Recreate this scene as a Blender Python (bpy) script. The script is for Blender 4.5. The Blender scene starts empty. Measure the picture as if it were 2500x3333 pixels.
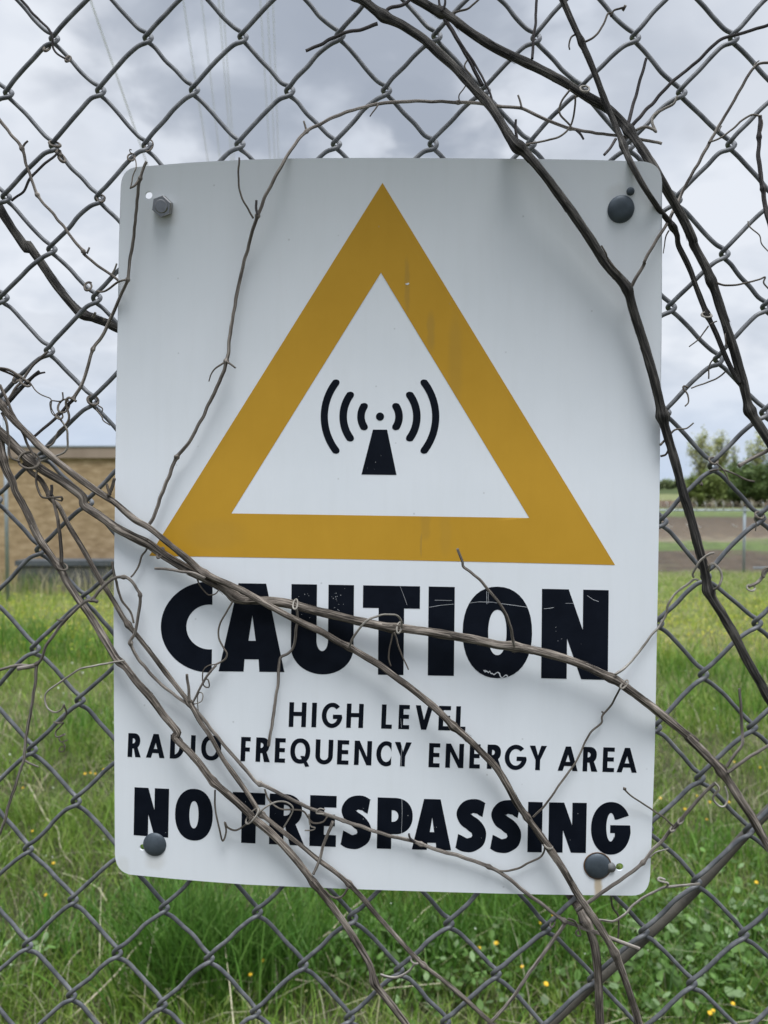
import bpy, bmesh, math, random
import numpy as np
from mathutils import Vector, Matrix, noise
from mathutils.geometry import tessellate_polygon

random.seed(7)
rng = np.random.default_rng(11)
S = bpy.context.scene
COL = S.collection
R = math.radians

# ------------------------------------------------------------------ camera
F = 2600.0                       # focal length in photo pixels (photo 2500 x 3333)
CAMZ = 1.5
PITCH = R(2.0)
cam_d = bpy.data.cameras.new("camera")
cam = bpy.data.objects.new("camera", cam_d)
COL.objects.link(cam)
cam.location = (0, 0, CAMZ)
cam.rotation_euler = (R(90) - PITCH, 0, 0)
cam_d.sensor_fit = 'VERTICAL'
cam_d.sensor_height = 36.0
cam_d.sensor_width = 27.0
cam_d.lens = 36.0 * F / 3333.0
cam_d.clip_start = 0.02
cam_d.clip_end = 5000
cam_d.dof.use_dof = True
cam_d.dof.focus_distance = 0.56
cam_d.dof.aperture_fstop = 13.0
S.camera = cam

# ------------------------------------------------------------------ world / light
SUN_EL, SUN_AZ = R(66), R(164)          # soft sun glow above and behind the viewer
world = bpy.data.worlds.new("World")
S.world = world
world.use_nodes = True
wn, wl = world.node_tree.nodes, world.node_tree.links
wn.clear()
def N(tree, kind, **kw):
    n = tree.nodes.new(kind)
    for k, v in kw.items():
        if k.startswith('i_'):
            key = k[2:]
            key = int(key) if key.isdigit() else key.replace('_', ' ')
            n.inputs[key].default_value = v
        else:
            setattr(n, k, v)
    return n
WT = world.node_tree
def wmath(op, a, b=None, clamp=False):
    n = N(WT, 'ShaderNodeMath', operation=op, use_clamp=clamp)
    for i, v in enumerate((a, b)):
        if v is None: continue
        if isinstance(v, (int, float)): n.inputs[i].default_value = v
        else: wl.new(v, n.inputs[i])
    return n.outputs[0]
def wrange(v, a, b, c, d):
    n = N(WT, 'ShaderNodeMapRange', interpolation_type='SMOOTHSTEP')
    wl.new(v, n.inputs[0])
    for i, q in enumerate((a, b, c, d)): n.inputs[i+1].default_value = q
    return n.outputs[0]
def wmix(f, a, b, blend='MIX'):
    n = N(WT, 'ShaderNodeMix', data_type='RGBA', blend_type=blend)
    if isinstance(f, (int, float)): n.inputs[0].default_value = f
    else: wl.new(f, n.inputs[0])
    for i, v in ((6, a), (7, b)):
        if isinstance(v, tuple): n.inputs[i].default_value = v
        else: wl.new(v, n.inputs[i])
    return n.outputs[2]
tc = N(WT, 'ShaderNodeTexCoord')
sep = N(WT, 'ShaderNodeSeparateXYZ'); wl.new(tc.outputs['Generated'], sep.inputs[0])
dx, dy, dz = sep.outputs
def ray(px, py):
    x = (px - 1250.0) / F; y = (1666.5 - py) / F
    cp, sp = math.cos(PITCH), math.sin(PITCH)
    return Vector((x, cp + y * sp, -sp + y * cp))
# cloud-layer coordinates: direction projected on a high flat layer
den = wmath('ADD', wmath('MAXIMUM', dz, 0.0), 0.33)
cv = N(WT, 'ShaderNodeCombineXYZ')
wl.new(wmath('DIVIDE', dx, den), cv.inputs[0]); wl.new(wmath('DIVIDE', dy, den), cv.inputs[1])
n1 = N(WT, 'ShaderNodeTexNoise', i_Scale=2.3, i_Detail=5.0, i_Roughness=0.5, i_Distortion=0.35)
wl.new(cv.outputs[0], n1.inputs['Vector'])
n2 = N(WT, 'ShaderNodeTexNoise', i_Scale=6.5, i_Detail=4.0, i_Roughness=0.5, i_Distortion=0.2)
wl.new(cv.outputs[0], n2.inputs['Vector'])
cl = wmath('ADD', wmath('MULTIPLY', n1.outputs[0], 0.62), wmath('MULTIPLY', n2.outputs[0], 0.38))
ramp = N(WT, 'ShaderNodeValToRGB')
wl.new(cl, ramp.inputs[0])
e = ramp.color_ramp.elements
e[0].position = 0.33; e[0].color = (0.56, 0.61, 0.69, 1)
e[1].position = 0.56; e[1].color = (0.82, 0.86, 0.93, 1)
m = e.new(0.45); m.color = (0.67, 0.72, 0.805, 1)
colr = ramp.outputs[0]
# the darker cloud masses (photo pixel, inner / outer radius in degrees, strength)
for (bx, by, r0, r1, k) in ((1080, 60, 3, 15, .80), (1480, 150, 2, 10, .45), (1270, 480, .5, 3.5, .45),
                            (720, 250, 2, 9, .4), (60, 1130, 1, 5, .2), (2250, 60, 2, 9, .25), (1900, 300, 1, 7, .25), (420, 230, 1, 5, .15), (230, 560, 1, 5, .15)):
    d = ray(bx, by).normalized()
    dn = N(WT, 'ShaderNodeVectorMath', operation='DOT_PRODUCT')
    wl.new(tc.outputs['Generated'], dn.inputs[0]); dn.inputs[1].default_value = d
    wob = wmath('ADD', dn.outputs['Value'], wmath('MULTIPLY', wmath('SUBTRACT', n2.outputs[0], 0.5), 0.09 * math.sin(R(r1)) * 4))
    mask = wrange(wob, math.cos(R(r1)), math.cos(R(r0)), 0.0, k)
    colr = wmix(mask, colr, (0.355, 0.40, 0.48, 1))
# pale blue haze towards the horizon
colr = wmix(wrange(dz, 0.0, 0.16, 0.85, 0.0), colr, (0.55, 0.66, 0.84, 1))
# overcast: brighter towards the zenith; added dimming behind the viewer shades the sign's top
boost = wmath('ADD', wmath('ADD', 1.0, wrange(dz, 0.55, 0.98, 0.0, 2.6)), wmath('MULTIPLY', wrange(dy, 0.2, -0.5, 0.0, -0.5), wrange(dz, 0.75, 0.2, 0.0, 1.0)))
mulc = N(WT, 'ShaderNodeVectorMath', operation='SCALE')
wl.new(colr, mulc.inputs[0]); wl.new(boost, mulc.inputs['Scale'])
sky = N(WT, 'ShaderNodeTexSky', sky_type='NISHITA', sun_disc=False, sun_elevation=SUN_EL, sun_rotation=SUN_AZ)
bg_sky = N(WT, 'ShaderNodeBackground', i_Strength=0.05); wl.new(sky.outputs[0], bg_sky.inputs[0])
bg_cl = N(WT, 'ShaderNodeBackground', i_Strength=0.63); wl.new(mulc.outputs[0], bg_cl.inputs[0])
mixw = N(WT, 'ShaderNodeMixShader', i_0=0.94)
wl.new(bg_sky.outputs[0], mixw.inputs[1]); wl.new(bg_cl.outputs[0], mixw.inputs[2])
wo = N(WT, 'ShaderNodeOutputWorld'); wl.new(mixw.outputs[0], wo.inputs[0])

sun_d = bpy.data.lights.new("sun", 'SUN')
sun_d.energy = 1.6; sun_d.angle = R(24); sun_d.color = (0.97, 0.985, 1.0)
sun = bpy.data.objects.new("sun", sun_d); COL.objects.link(sun)
sd = Vector((math.sin(SUN_AZ) * math.cos(SUN_EL), math.cos(SUN_AZ) * math.cos(SUN_EL), math.sin(SUN_EL)))
sun.rotation_euler = (-sd).to_track_quat('-Z', 'Y').to_euler()
sun.location = (0, -5, 12)

S.view_settings.view_transform = 'Standard'
S.view_settings.look = 'None'
S.view_settings.exposure = 0.72
S.view_settings.gamma = 1.0
S.view_settings.use_curve_mapping = False
S.cycles.max_bounces = 6
S.cycles.use_denoising = True

# ------------------------------------------------------------------ helpers
def tag(o, label=None, cat=None, group=None, kind=None):
    if label: o['label'] = label
    if cat: o['category'] = cat
    if group: o['group'] = group
    if kind: o['kind'] = kind
    return o
def obj(name, verts, faces, mat=None, parent=None, smooth=False, uvs=None):
    me = bpy.data.meshes.new(name)
    me.from_pydata([tuple(v) for v in verts], [], faces)
    if uvs is not None:
        ul = me.uv_layers.new(name="UVMap")
        li = np.empty(len(me.loops), dtype=np.int32); me.loops.foreach_get('vertex_index', li)
        ul.data.foreach_set('uv', np.asarray(uvs, dtype=np.float32)[li].ravel())
    if smooth: me.polygons.foreach_set('use_smooth', [True] * len(me.polygons))
    if mat:
        for q in (mat if isinstance(mat, list) else [mat]): me.materials.append(q)
    o = bpy.data.objects.new(name, me); COL.objects.link(o)
    if parent: o.parent = parent
    return o
def empty(name, loc=(0, 0, 0)):
    o = bpy.data.objects.new(name, None); COL.objects.link(o); o.location = loc
    o.empty_display_size = 0.05
    return o
class MB:
    def __init__(s): s.v = []; s.f = []; s.uv = []
    def add(s, v, f, uv=None):
        b = len(s.v); s.v += [Vector(q) for q in v]; s.f += [tuple(b + i for i in q) for q in f]
        s.uv += list(uv) if uv is not None else [(0, 0)] * len(v)
    def box(s, x0, x1, y0, y1, z0, z1):
        s.add([(x0,y0,z0),(x1,y0,z0),(x1,y1,z0),(x0,y1,z0),(x0,y0,z1),(x1,y0,z1),(x1,y1,z1),(x0,y1,z1)],
              [(0,3,2,1),(4,5,6,7),(0,1,5,4),(1,2,6,5),(2,3,7,6),(3,0,4,7)])
    def tube(s, pts, rad, n=8, cap=True, rough=0.0, seed=0.0, lobes=0.0):
        pts = [Vector(p) for p in pts]
        if not hasattr(rad, '__len__'): rad = [rad] * len(pts)
        m = len(pts); b = len(s.v)
        t = (pts[1] - pts[0]).normalized()
        ref = Vector((0, 0, 1)) if abs(t.z) < .9 else Vector((0, 1, 0))
        u = t.cross(ref).normalized(); L = 0.0
        for i in range(m):
            tn = (pts[min(i+1, m-1)] - pts[max(i-1, 0)])
            tn = tn.normalized() if tn.length > 1e-9 else t
            u = (u - tn * u.dot(tn)); u = u.normalized() if u.length > 1e-6 else tn.orthogonal().normalized()
            w = tn.cross(u)
            if i: L += (pts[i] - pts[i-1]).length
            for k in range(n):
                a = 2 * math.pi * k / n
                rr = rad[i]
                if rough:
                    q = noise.noise((math.cos(a) * 1.6 + seed, math.sin(a) * 1.6, L * 38))
                    q2 = noise.noise((math.cos(a) * 3.4 - seed, math.sin(a) * 3.4, L * 95))
                    q3 = noise.noise((seed, L * 60, 3.3))
                    rr *= 1 + rough * (0.9 * q + 0.7 * q2) + rough * 0.6 * q3
                s.v.append(pts[i] + (u * math.cos(a) + w * math.sin(a)) * rr)
                s.uv.append((k / n, L * 10))
            t = tn
        for i in range(m - 1):
            for k in range(n):
                k2 = (k + 1) % n
                s.f.append((b+i*n+k, b+i*n+k2, b+(i+1)*n+k2, b+(i+1)*n+k))
        if cap:
            s.f.append(tuple(b + k for k in range(n))[::-1])
            s.f.append(tuple(b + (m-1)*n + k for k in range(n)))
    def build(s, name, mat, parent=None, smooth=True):
        return obj(name, s.v, s.f, mat, parent, smooth, s.uv)
def catmull(P, k):
    P = [np.array(p, float) for p in P]
    if len(P) < 3 : 
        return [P[0] + (P[-1] - P[0]) * t for t in np.linspace(0, 1, max(2, (k(P[0], P[-1]) if callable(k) else k) * 2))]
    Q = [2 * P[0] - P[1]] + P + [2 * P[-1] - P[-2]]
    out = []
    for i in range(1, len(Q) - 2):
        a, b, c, d = Q[i-1:i+3]
        n = k if not callable(k) else k(b, c)
        for j in range(n):
            t = j / n
            out.append(.5 * (2*b + (c-a)*t + (2*a-5*b+4*c-d)*t*t + (3*b-a-3*c+d)*t**3))
    out.append(P[-1]); return out

# ---- the plane of the fence: 0.566 m ahead, its right side swung 4 degrees nearer
FD, FA = 0.566, R(4.0)
FN = Vector((-math.sin(FA), -math.cos(FA), 0))
FP = Vector((0, FD, CAMZ))
CAM = Vector((0, 0, CAMZ))
def at(px, py, off=0.0):
    """point of the fence plane (off = mm in front of it) that the photo shows at px, py"""
    d = ray(px, py)
    t = ((FP + FN * off * .001 - CAM).dot(FN)) / d.dot(FN)
    return CAM + d * t
def mm(px_len, px=1250, py=1666, off=0):  # photo pixels -> metres at that spot
    d = at(px, py, off) - CAM
    return px_len * (d.y * math.cos(PITCH) - d.z * math.sin(PITCH)) / F
def sign_off(py):                          # top leans out, a bend shaped to darken the upper panel
    s = max(0.0, (1560 - py) / 1040.0)
    return 7.0 + 31.0 * s ** 2.0
SL = 0.05
def gz(y): return -SL * min(max(y, -5), 25.0)
def ground_at(px, py, hh=0.0):
    d = ray(px, py)
    t = (CAMZ - hh) / (-d.z - SL * d.y)
    p = CAM + d * t
    return p

# ------------------------------------------------------------------ materials
def mat(name):
    m = bpy.data.materials.new(name); m.use_nodes = True
    t = m.node_tree; b = t.nodes['Principled BSDF']
    return m, t, b
def ramp_node(t, stops):
    r = t.nodes.new('ShaderNodeValToRGB'); e = r.color_ramp.elements
    e[0].position, e[0].color = stops[0][0], (*stops[0][1], 1)
    e[1].position, e[1].color = stops[-1][0], (*stops[-1][1], 1)
    for p, c in stops[1:-1]:
        q = e.new(p); q.color = (*c, 1)
    return r
def noisy(name, stops, scale, rough=.8, metal=0.0, detail=4, bump=0.0, mapping=None, bscale=None, coord='Object', spec=.5, bdist=.002):
    m, t, b = mat(name)
    tcn = t.nodes.new('ShaderNodeTexCoord'); src = tcn.outputs[coord]
    if mapping:
        mp = t.nodes.new('ShaderNodeMapping'); mp.inputs['Scale'].default_value = mapping
        t.links.new(src, mp.inputs[0]); src = mp.outputs[0]
    n = N(t, 'ShaderNodeTexNoise', i_Scale=scale, i_Detail=detail, i_Roughness=.6); t.links.new(src, n.inputs['Vector'])
    r = ramp_node(t, stops); t.links.new(n.outputs[0], r.inputs[0]); t.links.new(r.outputs[0], b.inputs['Base Color'])
    b.inputs['Roughness'].default_value = rough; b.inputs['Metallic'].default_value = metal
    b.inputs['Specular IOR Level'].default_value = spec
    if bump:
        n2 = n
        if bscale:
            n2 = N(t, 'ShaderNodeTexNoise', i_Scale=bscale, i_Detail=5); t.links.new(src, n2.inputs['Vector'])
        bp = N(t, 'ShaderNodeBump', i_Strength=bump, i_Distance=bdist); t.links.new(n2.outputs[0], bp.inputs['Height'])
        t.links.new(bp.outputs[0], b.inputs['Normal'])
    return m
def bark(name, dark, mid, light, freq=7):
    m, t, b = mat(name)
    uv = t.nodes.new('ShaderNodeUVMap')
    mp = N(t, 'ShaderNodeMapping'); mp.inputs['Scale'].default_value = (freq, 1.6, 1); t.links.new(uv.outputs[0], mp.inputs[0])
    n = N(t, 'ShaderNodeTexNoise', i_Scale=2.2, i_Detail=6, i_Roughness=.65, i_Distortion=.4); t.links.new(mp.outputs[0], n.inputs['Vector'])
    ob = t.nodes.new('ShaderNodeTexCoord')
    n2 = N(t, 'ShaderNodeTexNoise', i_Scale=45, i_Detail=3); t.links.new(ob.outputs['Object'], n2.inputs['Vector'])
    ad = N(t, 'ShaderNodeMath', operation='MULTIPLY_ADD', i_1=.75); t.links.new(n.outputs[0], ad.inputs[0])
    ml = N(t, 'ShaderNodeMath', operation='MULTIPLY', i_1=.25); t.links.new(n2.outputs[0], ml.inputs[0]); t.links.new(ml.outputs[0], ad.inputs[2])
    r = ramp_node(t, [(.40, dark), (.5, mid), (.60, light)]); t.links.new(ad.outputs[0], r.inputs[0])
    t.links.new(r.outputs[0], b.inputs['Base Color'])
    b.inputs['Roughness'].default_value = .85; b.inputs['Specular IOR Level'].default_value = .25
    bp = N(t, 'ShaderNodeBump', i_Strength=1.0, i_Distance=.0012); t.links.new(n.outputs[0], bp.inputs['Height'])
    t.links.new(bp.outputs[0], b.inputs['Normal'])
    return m
M = {}
M['bark_dark'] = bark('dark_bark', (.010, .0095, .009), (.042, .039, .036), (.13, .12, .105))
M['bark_grey'] = bark('grey_bark', (.018, .015, .0125), (.125, .105, .087), (.355, .308, .26))
M['bark_thin'] = bark('thin_bark', (.055, .047, .041), (.17, .148, .128), (.38, .34, .295), 4)
M['bark_thin_dark'] = bark('thin_dark_bark', (.025, .023, .024), (.06, .053, .053), (.13, .115, .11), 4)
M['tendril'] = bark('tendril_brown', (.05, .042, .035), (.13, .11, .09), (.27, .24, .20), 3)
M['tendril_pale'] = bark('tendril_pale', (.12, .105, .085), (.27, .245, .21), (.5, .47, .42), 3)
M['wire'] = noisy('galvanised_wire', [(.3, (.064, .068, .073)), (.5, (.112, .116, .122)), (.75, (.20, .202, .205))], 110, rough=.5, metal=.1, bump=.12, bscale=700, bdist=.0003)
M['black'] = noisy('sign_black', [(.35, (.0025, .0042, .009)), (.7, (.005, .0075, .014))], 60, rough=.55, spec=.12)
M['bolt'] = noisy('bolt_grey', [(.3, (.045, .058, .07)), (.7, (.085, .105, .125))], 90, rough=.5, metal=.25, bump=.15, bscale=600, bdist=.0003)
M['rust'] = noisy('rust', [(.3, (.06, .03, .015)), (.7, (.16, .09, .045))], 300, rough=.85)
M['steel'] = noisy('stainless_steel', [(.3, (.26, .25, .24)), (.7, (.42, .41, .40))], 120, rough=.24, metal=1.0)
M['bolt_edge'] = noisy('dull_washer', [(.3, (.13, .13, .13)), (.7, (.2, .2, .2))], 200, rough=.6, metal=.2)
M['scratch'] = noisy('scratch_white', [(.3, (.6, .62, .64)), (.7, (.75, .77, .79))], 200, rough=.7)
M['rod'] = noisy('brown_rod', [(.3, (.072, .064, .05)), (.7, (.125, .112, .09))], 40, rough=.6, bump=.2, bscale=300)
M['stucco'] = noisy('brown_brick', [(.3, (.24, .165, .088)), (.5, (.36, .255, .145)), (.72, (.52, .39, .25))], 3.2, rough=.9, detail=8, mapping=(1, 1, 2.4), bump=.15, bscale=60, bdist=.01)
M['coping'] = noisy('brown_coping', [(.3, (.24, .18, .135)), (.7, (.36, .28, .22))], 1.2, rough=.8, mapping=(1, 1, .2))
M['curb'] = noisy('dark_grey_stone', [(.3, (.045, .048, .052)), (.55, (.10, .10, .10)), (.75, (.19, .185, .18))], 5, rough=.9, bump=.6, bscale=7, bdist=.04)
M['curbcap'] = noisy('grey_slab', [(.3, (.06, .068, .076)), (.7, (.095, .105, .115))], 4, rough=.8)
M['galv'] = noisy('galvanised_pipe', [(.3, (.25, .29, .32)), (.7, (.36, .40, .43))], 5, rough=.5, metal=.3)
M['galv_pale'] = noisy('weathered_wire', [(.3, (.45, .46, .45)), (.7, (.6, .6, .58))], 5, rough=.6)
M['cable'] = noisy('aluminium_cable', [(.3, (.78, .8, .83)), (.7, (.82, .84, .86))], 1, rough=.6)
M['trunk'] = noisy('tree_bark', [(.3, (.07, .06, .048)), (.7, (.14, .125, .10))], 2, rough=.9)

# sign white with rust and dirt stains placed on the panel (UV = photo pixels / 1000 on the panel itself)
def panel_mat(name, base_stops, stains, rough):
    m, t, b = mat(name); L = t.links
    uv = t.nodes.new('ShaderNodeUVMap')
    n = N(t, 'ShaderNodeTexNoise', i_Scale=3.0, i_Detail=6, i_Roughness=.6); L.new(uv.outputs[0], n.inputs['Vector'])
    r = ramp_node(t, base_stops); L.new(n.outputs[0], r.inputs[0])
    col = r.outputs[0]
    sx = t.nodes.new('ShaderNodeSeparateXYZ'); 
    nw = N(t, 'ShaderNodeTexNoise', i_Scale=26, i_Detail=4); L.new(uv.outputs[0], nw.inputs['Vector'])
    wv = N(t, 'ShaderNodeVectorMath', operation='MULTIPLY_ADD'); L.new(nw.outputs['Color'], wv.inputs[0])
    wv.inputs[1].default_value = (.014, .02, 0); 
    L.new(uv.outputs[0], wv.inputs[2]); L.new(wv.outputs[0], sx.inputs[0])
    def mt(op, a, bb):
        q = N(t, 'ShaderNodeMath', operation=op)
        for i, v in enumerate((a, bb)):
            if isinstance(v, (int, float)): q.inputs[i].default_value = v
            else: L.new(v, q.inputs[i])
        return q.outputs[0]
    for (cx, cy, rx, ry, k, c) in stains:
        ux = mt('DIVIDE', mt('SUBTRACT', sx.outputs[0], cx / 1000 + .007), rx / 1000)
        uy = mt('DIVIDE', mt('SUBTRACT', sx.outputs[1], (3333 - cy) / 1000 + .01), ry / 1000)
        d = mt('SQRT', mt('ADD', mt('POWER', mt('ABSOLUTE', ux, 0), 2.0), mt('POWER', mt('ABSOLUTE', uy, 0), 3.0)), 0)
        mr = N(t, 'ShaderNodeMapRange', interpolation_type='SMOOTHSTEP'); L.new(d, mr.inputs[0])
        mr.inputs[1].default_value = 1.0; mr.inputs[2].default_value = .35; mr.inputs[3].default_value = 0; mr.inputs[4].default_value = k
        mx = N(t, 'ShaderNodeMix', data_type='RGBA'); L.new(mr.outputs[0], mx.inputs[0]); L.new(col, mx.inputs[6]); mx.inputs[7].default_value = (*c, 1)
        col = mx.outputs[2]
    # fine dirt specks
    vo = N(t, 'ShaderNodeTexVoronoi', i_Scale=17); L.new(uv.outputs[0], vo.inputs['Vector'])
    mr = N(t, 'ShaderNodeMapRange'); L.new(vo.outputs['Distance'], mr.inputs[0])
    mr.inputs[1].default_value = .035; mr.inputs[2].default_value = .075; mr.inputs[3].default_value = .35; mr.inputs[4].default_value = 0
    gate = N(t, 'ShaderNodeMath', operation='GREATER_THAN', i_1=.72); sc = t.nodes.new('ShaderNodeSeparateColor'); L.new(vo.outputs['Color'], sc.inputs[0]); L.new(sc.outputs[0], gate.inputs[0])
    f = mt('MULTIPLY', mr.outputs[0], gate.outputs[0])
    mx = N(t, 'ShaderNodeMix', data_type='RGBA'); L.new(f, mx.inputs[0]); L.new(col, mx.inputs[6]); mx.inputs[7].default_value = (.3, .3, .29, 1)
    mp = N(t, 'ShaderNodeMapping'); mp.inputs['Scale'].default_value = (14, 1.1, 1); L.new(uv.outputs[0], mp.inputs[0])
    gn = N(t, 'ShaderNodeTexNoise', i_Scale=2.0, i_Detail=6, i_Roughness=.65); L.new(mp.outputs[0], gn.inputs['Vector'])
    gr = N(t, 'ShaderNodeMapRange'); L.new(gn.outputs[0], gr.inputs[0])
    gr.inputs[1].default_value = .48; gr.inputs[2].default_value = .8; gr.inputs[3].default_value = 0; gr.inputs[4].default_value = .10
    mg = N(t, 'ShaderNodeMix', data_type='RGBA', blend_type='MULTIPLY'); L.new(gr.outputs[0], mg.inputs[0]); L.new(mx.outputs[2], mg.inputs[6]); mg.inputs[7].default_value = (.72, .70, .65, 1)
    L.new(mg.outputs[2], b.inputs['Base Color'])
    b.inputs['Roughness'].default_value = rough; b.inputs['Specular IOR Level'].default_value = .35
    return m
rustc = (.42, .30, .17)
M['panel'] = panel_mat('sign_white', [(.3, (.755, .785, .81)), (.7, (.79, .815, .84))],
    [(1947, 2880, 17, 68, .8, (.52, .40, .24)), (1948, 2815, 52, 50, .5, (.55, .45, .33)), (505, 2800, 45, 40, .3, (.55, .52, .45)),
     (2070, 2640, 60, 30, .18, (.6, .6, .58)), (400, 2820, 30, 40, .3, (.6, .6, .55)), (2010, 640, 52, 52, .25, (.5, .48, .45)),
     (540, 700, 50, 46, .35, (.45, .42, .38))], .38)
dk = (.30, .20, .055)
M['yellow'] = panel_mat('sign_yellow', [(.3, (.50, .272, .018)), (.7, (.555, .305, .024))],
    [(1325, 930, 12, 110, .35, dk), (1403, 1080, 18, 80, .33, dk), (1482, 1180, 30, 190, .2, dk), (1385, 1710, 22, 62, .32, (.33, .2, .04)), (1450, 1740, 26, 90, .14, dk),
     (1370, 1775, 5, 50, .4, dk), (700, 1740, 130, 60, .12, dk)], .45)

# ------------------------------------------------------------------ ground, fields
def ground():
    ys = np.concatenate([np.linspace(-4, 0, 5), np.linspace(.4, 8, 60), np.linspace(8.5, 26, 50), np.geomspace(27, 3000, 60)])
    xs = np.concatenate([-np.geomspace(2500, 9, 26), np.linspace(-8.5, 8.5, 86), np.geomspace(9, 2500, 26)])
    v = []
    for y in ys:
        for x in xs:
            h = gz(y)
            if y < 60: h += .035 * noise.noise((x * .8, y * .8, 0)) + .02 * noise.noise((x * 2.3, y * 2.3, 4)) - .02
            v.append((x, y, h))
    nx = len(xs); f = [(j*nx+i, j*nx+i+1, (j+1)*nx+i+1, (j+1)*nx+i) for j in range(len(ys)-1) for i in range(nx-1)]
    m, t, b = mat('ground_soil'); L = t.links
    geo = t.nodes.new('ShaderNodeNewGeometry'); sp = t.nodes.new('ShaderNodeSeparateXYZ'); L.new(geo.outputs['Position'], sp.inputs[0])
    n = N(t, 'ShaderNodeTexNoise', i_Scale=.35, i_Detail=6, i_Roughness=.7); L.new(geo.outputs['Position'], n.inputs['Vector'])
    nn = N(t, 'ShaderNodeTexNoise', i_Scale=1.6, i_Detail=10, i_Roughness=.8); L.new(geo.outputs['Position'], nn.inputs['Vector'])
    # field strips run across the view: distance along y, a little wavy, on a log scale
    wv = N(t, 'ShaderNodeMath', operation='MULTIPLY_ADD', i_1=.22, i_2=-.11); L.new(n.outputs[0], wv.inputs[0])
    sc = N(t, 'ShaderNodeMath', operation='MULTIPLY', i_1=1.0); L.new(sp.outputs[1], sc.inputs[0])
    lg = N(t, 'ShaderNodeMath', operation='LOGARITHM', i_1=10.0); L.new(sc.outputs[0], lg.inputs[0])
    ad = N(t, 'ShaderNodeMath', operation='ADD'); L.new(lg.outputs[0], ad.inputs[0]); L.new(wv.outputs[0], ad.inputs[1])
    dv = N(t, 'ShaderNodeMath', operation='DIVIDE', i_1=3.5); L.new(ad.outputs[0], dv.inputs[0])
    g1, g2 = (.10, .135, .045), (.15, .18, .075); br = (.085, .064, .046); br2 = (.125, .096, .068); dry = (.20, .17, .115)
    lp = lambda y: math.log10(y) / 3.5
    stops = [(0, (.05, .052, .024)), (lp(5), (.055, .06, .028)), (lp(10), (.13, .14, .055)), (lp(23), (.14, .16, .055)), (lp(25), (.16, .15, .085)), (lp(26), br), (lp(32), br), (lp(33), g1), (lp(37.5), g1), (lp(39), dry),  # nearest soil colours darkened to hold the shade between grass blades
             (lp(42), br2), (lp(66), br), (lp(70), g1), (lp(88), g2), (lp(96), br), (lp(130), (.10, .06, .045)), (lp(140), (.17, .185, .085)), (lp(210), (.17, .185, .085)), (lp(230), (.06, .08, .03)), (1.0, (.06, .08, .03))]
    r = ramp_node(t, stops); L.new(dv.outputs[0], r.inputs[0])
    mo = ramp_node(t, [(.34, (.42, .42, .42)), (.5, (.95, .95, .95)), (.66, (1.75, 1.7, 1.6))]); L.new(nn.outputs[0], mo.inputs[0])
    mx = N(t, 'ShaderNodeMix', data_type='RGBA', blend_type='MULTIPLY', i_0=1.0); L.new(r.outputs[0], mx.inputs[6]); L.new(mo.outputs[0], mx.inputs[7])
    L.new(mx.outputs[2], b.inputs['Base Color']); b.inputs['Roughness'].default_value = 1; b.inputs['Specular IOR Level'].default_value = .1
    o = obj('ground', v, f, m, smooth=True); tag(o, kind='structure')
ground()

# ------------------------------------------------------------------ building, curb, posts, far fence
b0 = empty('equipment_building', (-8, 18.4, gz(18.4)))
tag(b0, 'low flat roofed brown brick building with pale coping, behind the left of the fence', 'building')
wl_ = MB(); wl_.box(-7, 6.2, 0, 9, -.2, 3.02); wl_.build('wall', M['stucco'], b0, False)
cp = MB(); cp.box(-7.06, 6.26, -.07, 9.07, 3.02, 3.27); cp.build('coping', M['coping'], b0, False)
fl = MB(); fl.box(-7.08, 6.28, -.09, 9.09, 3.27, 3.30); fl.build('roof_edge', M['galv'], b0, False)
cb = empty('stone_curb', (-8, 17.6, gz(17.6)))
tag(cb, 'low dark grey stone curb with a slab top, at the foot of the brown building', 'wall')
q = MB(); q.box(-.1, 6.4, 0, .5, -.3, .58); q.build('stone_face', M['curb'], cb, False)
q = MB(); q.box(-.14, 6.44, -.04, .54, .58, .69); q.build('slab', M['curbcap'], cb, False)
q = MB(); pp = CAM + ray(20, 1575) * 15.6
q.tube([(0, 0, -.2), (0, 0, 3.55)], .036, 12); q.tube([(0, 0, 3.55), (0, 0, 3.6)], [.042, .01], 12)
o = q.build('galvanised_post', M['galv']); o.location = (pp.x, 15.6, gz(15.6)); tag(o, 'grey galvanised pole standing in front of the brown building', 'pole')

ff = empty('boundary_fence', (0, 25, gz(25))); tag(ff, 'far galvanised chain link fence with wire ends along its top rail, before the brown field', 'fence')
FW0, FW1, FH = 3.0, 17.5, 1.93
q = MB(); q.tube([(FW0, 0, FH), (FW1, 0, FH)], .028, 8); q.build('top_rail', M['galv'], ff)
q = MB(); q.tube([(11.6, 0, .12), (FW1, 0, .12)], .03, 8); q.build('bottom_rail', M['galv'], ff)
for px_ in (5.4, 11.32, 17.2):
    q = MB(); q.tube([(px_, .06, -.2), (px_, .06, FH + .05)], .042, 10); q.tube([(px_, .06, FH + .05), (px_, .06, FH + .1)], [.05, .012], 10); q.build('post', M['galv'], ff)
q = MB(); sp_ = .11
n = int((FW1 - FW0 + FH) / sp_)
for i in range(n):
    x = FW0 + i * sp_
    for s in (1, -1):
        xa, za, xb, zb = (x - FH, 0, x, FH) if s > 0 else (x - FH, FH, x, 0)
        if xa < FW0:
            k = (FW0 - xa) / FH; za = za + (zb - za) * k; xa = FW0
        if xb > FW1:
            k = (xb - FW1) / FH; zb = zb - (zb - za) * k; xb = FW1
        if xb - xa > .05: q.tube([(xa, -.035, za), (xb, -.035, zb)], .0016, 4, False)
q.build('mesh_fabric', M['galv'], ff)
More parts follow.
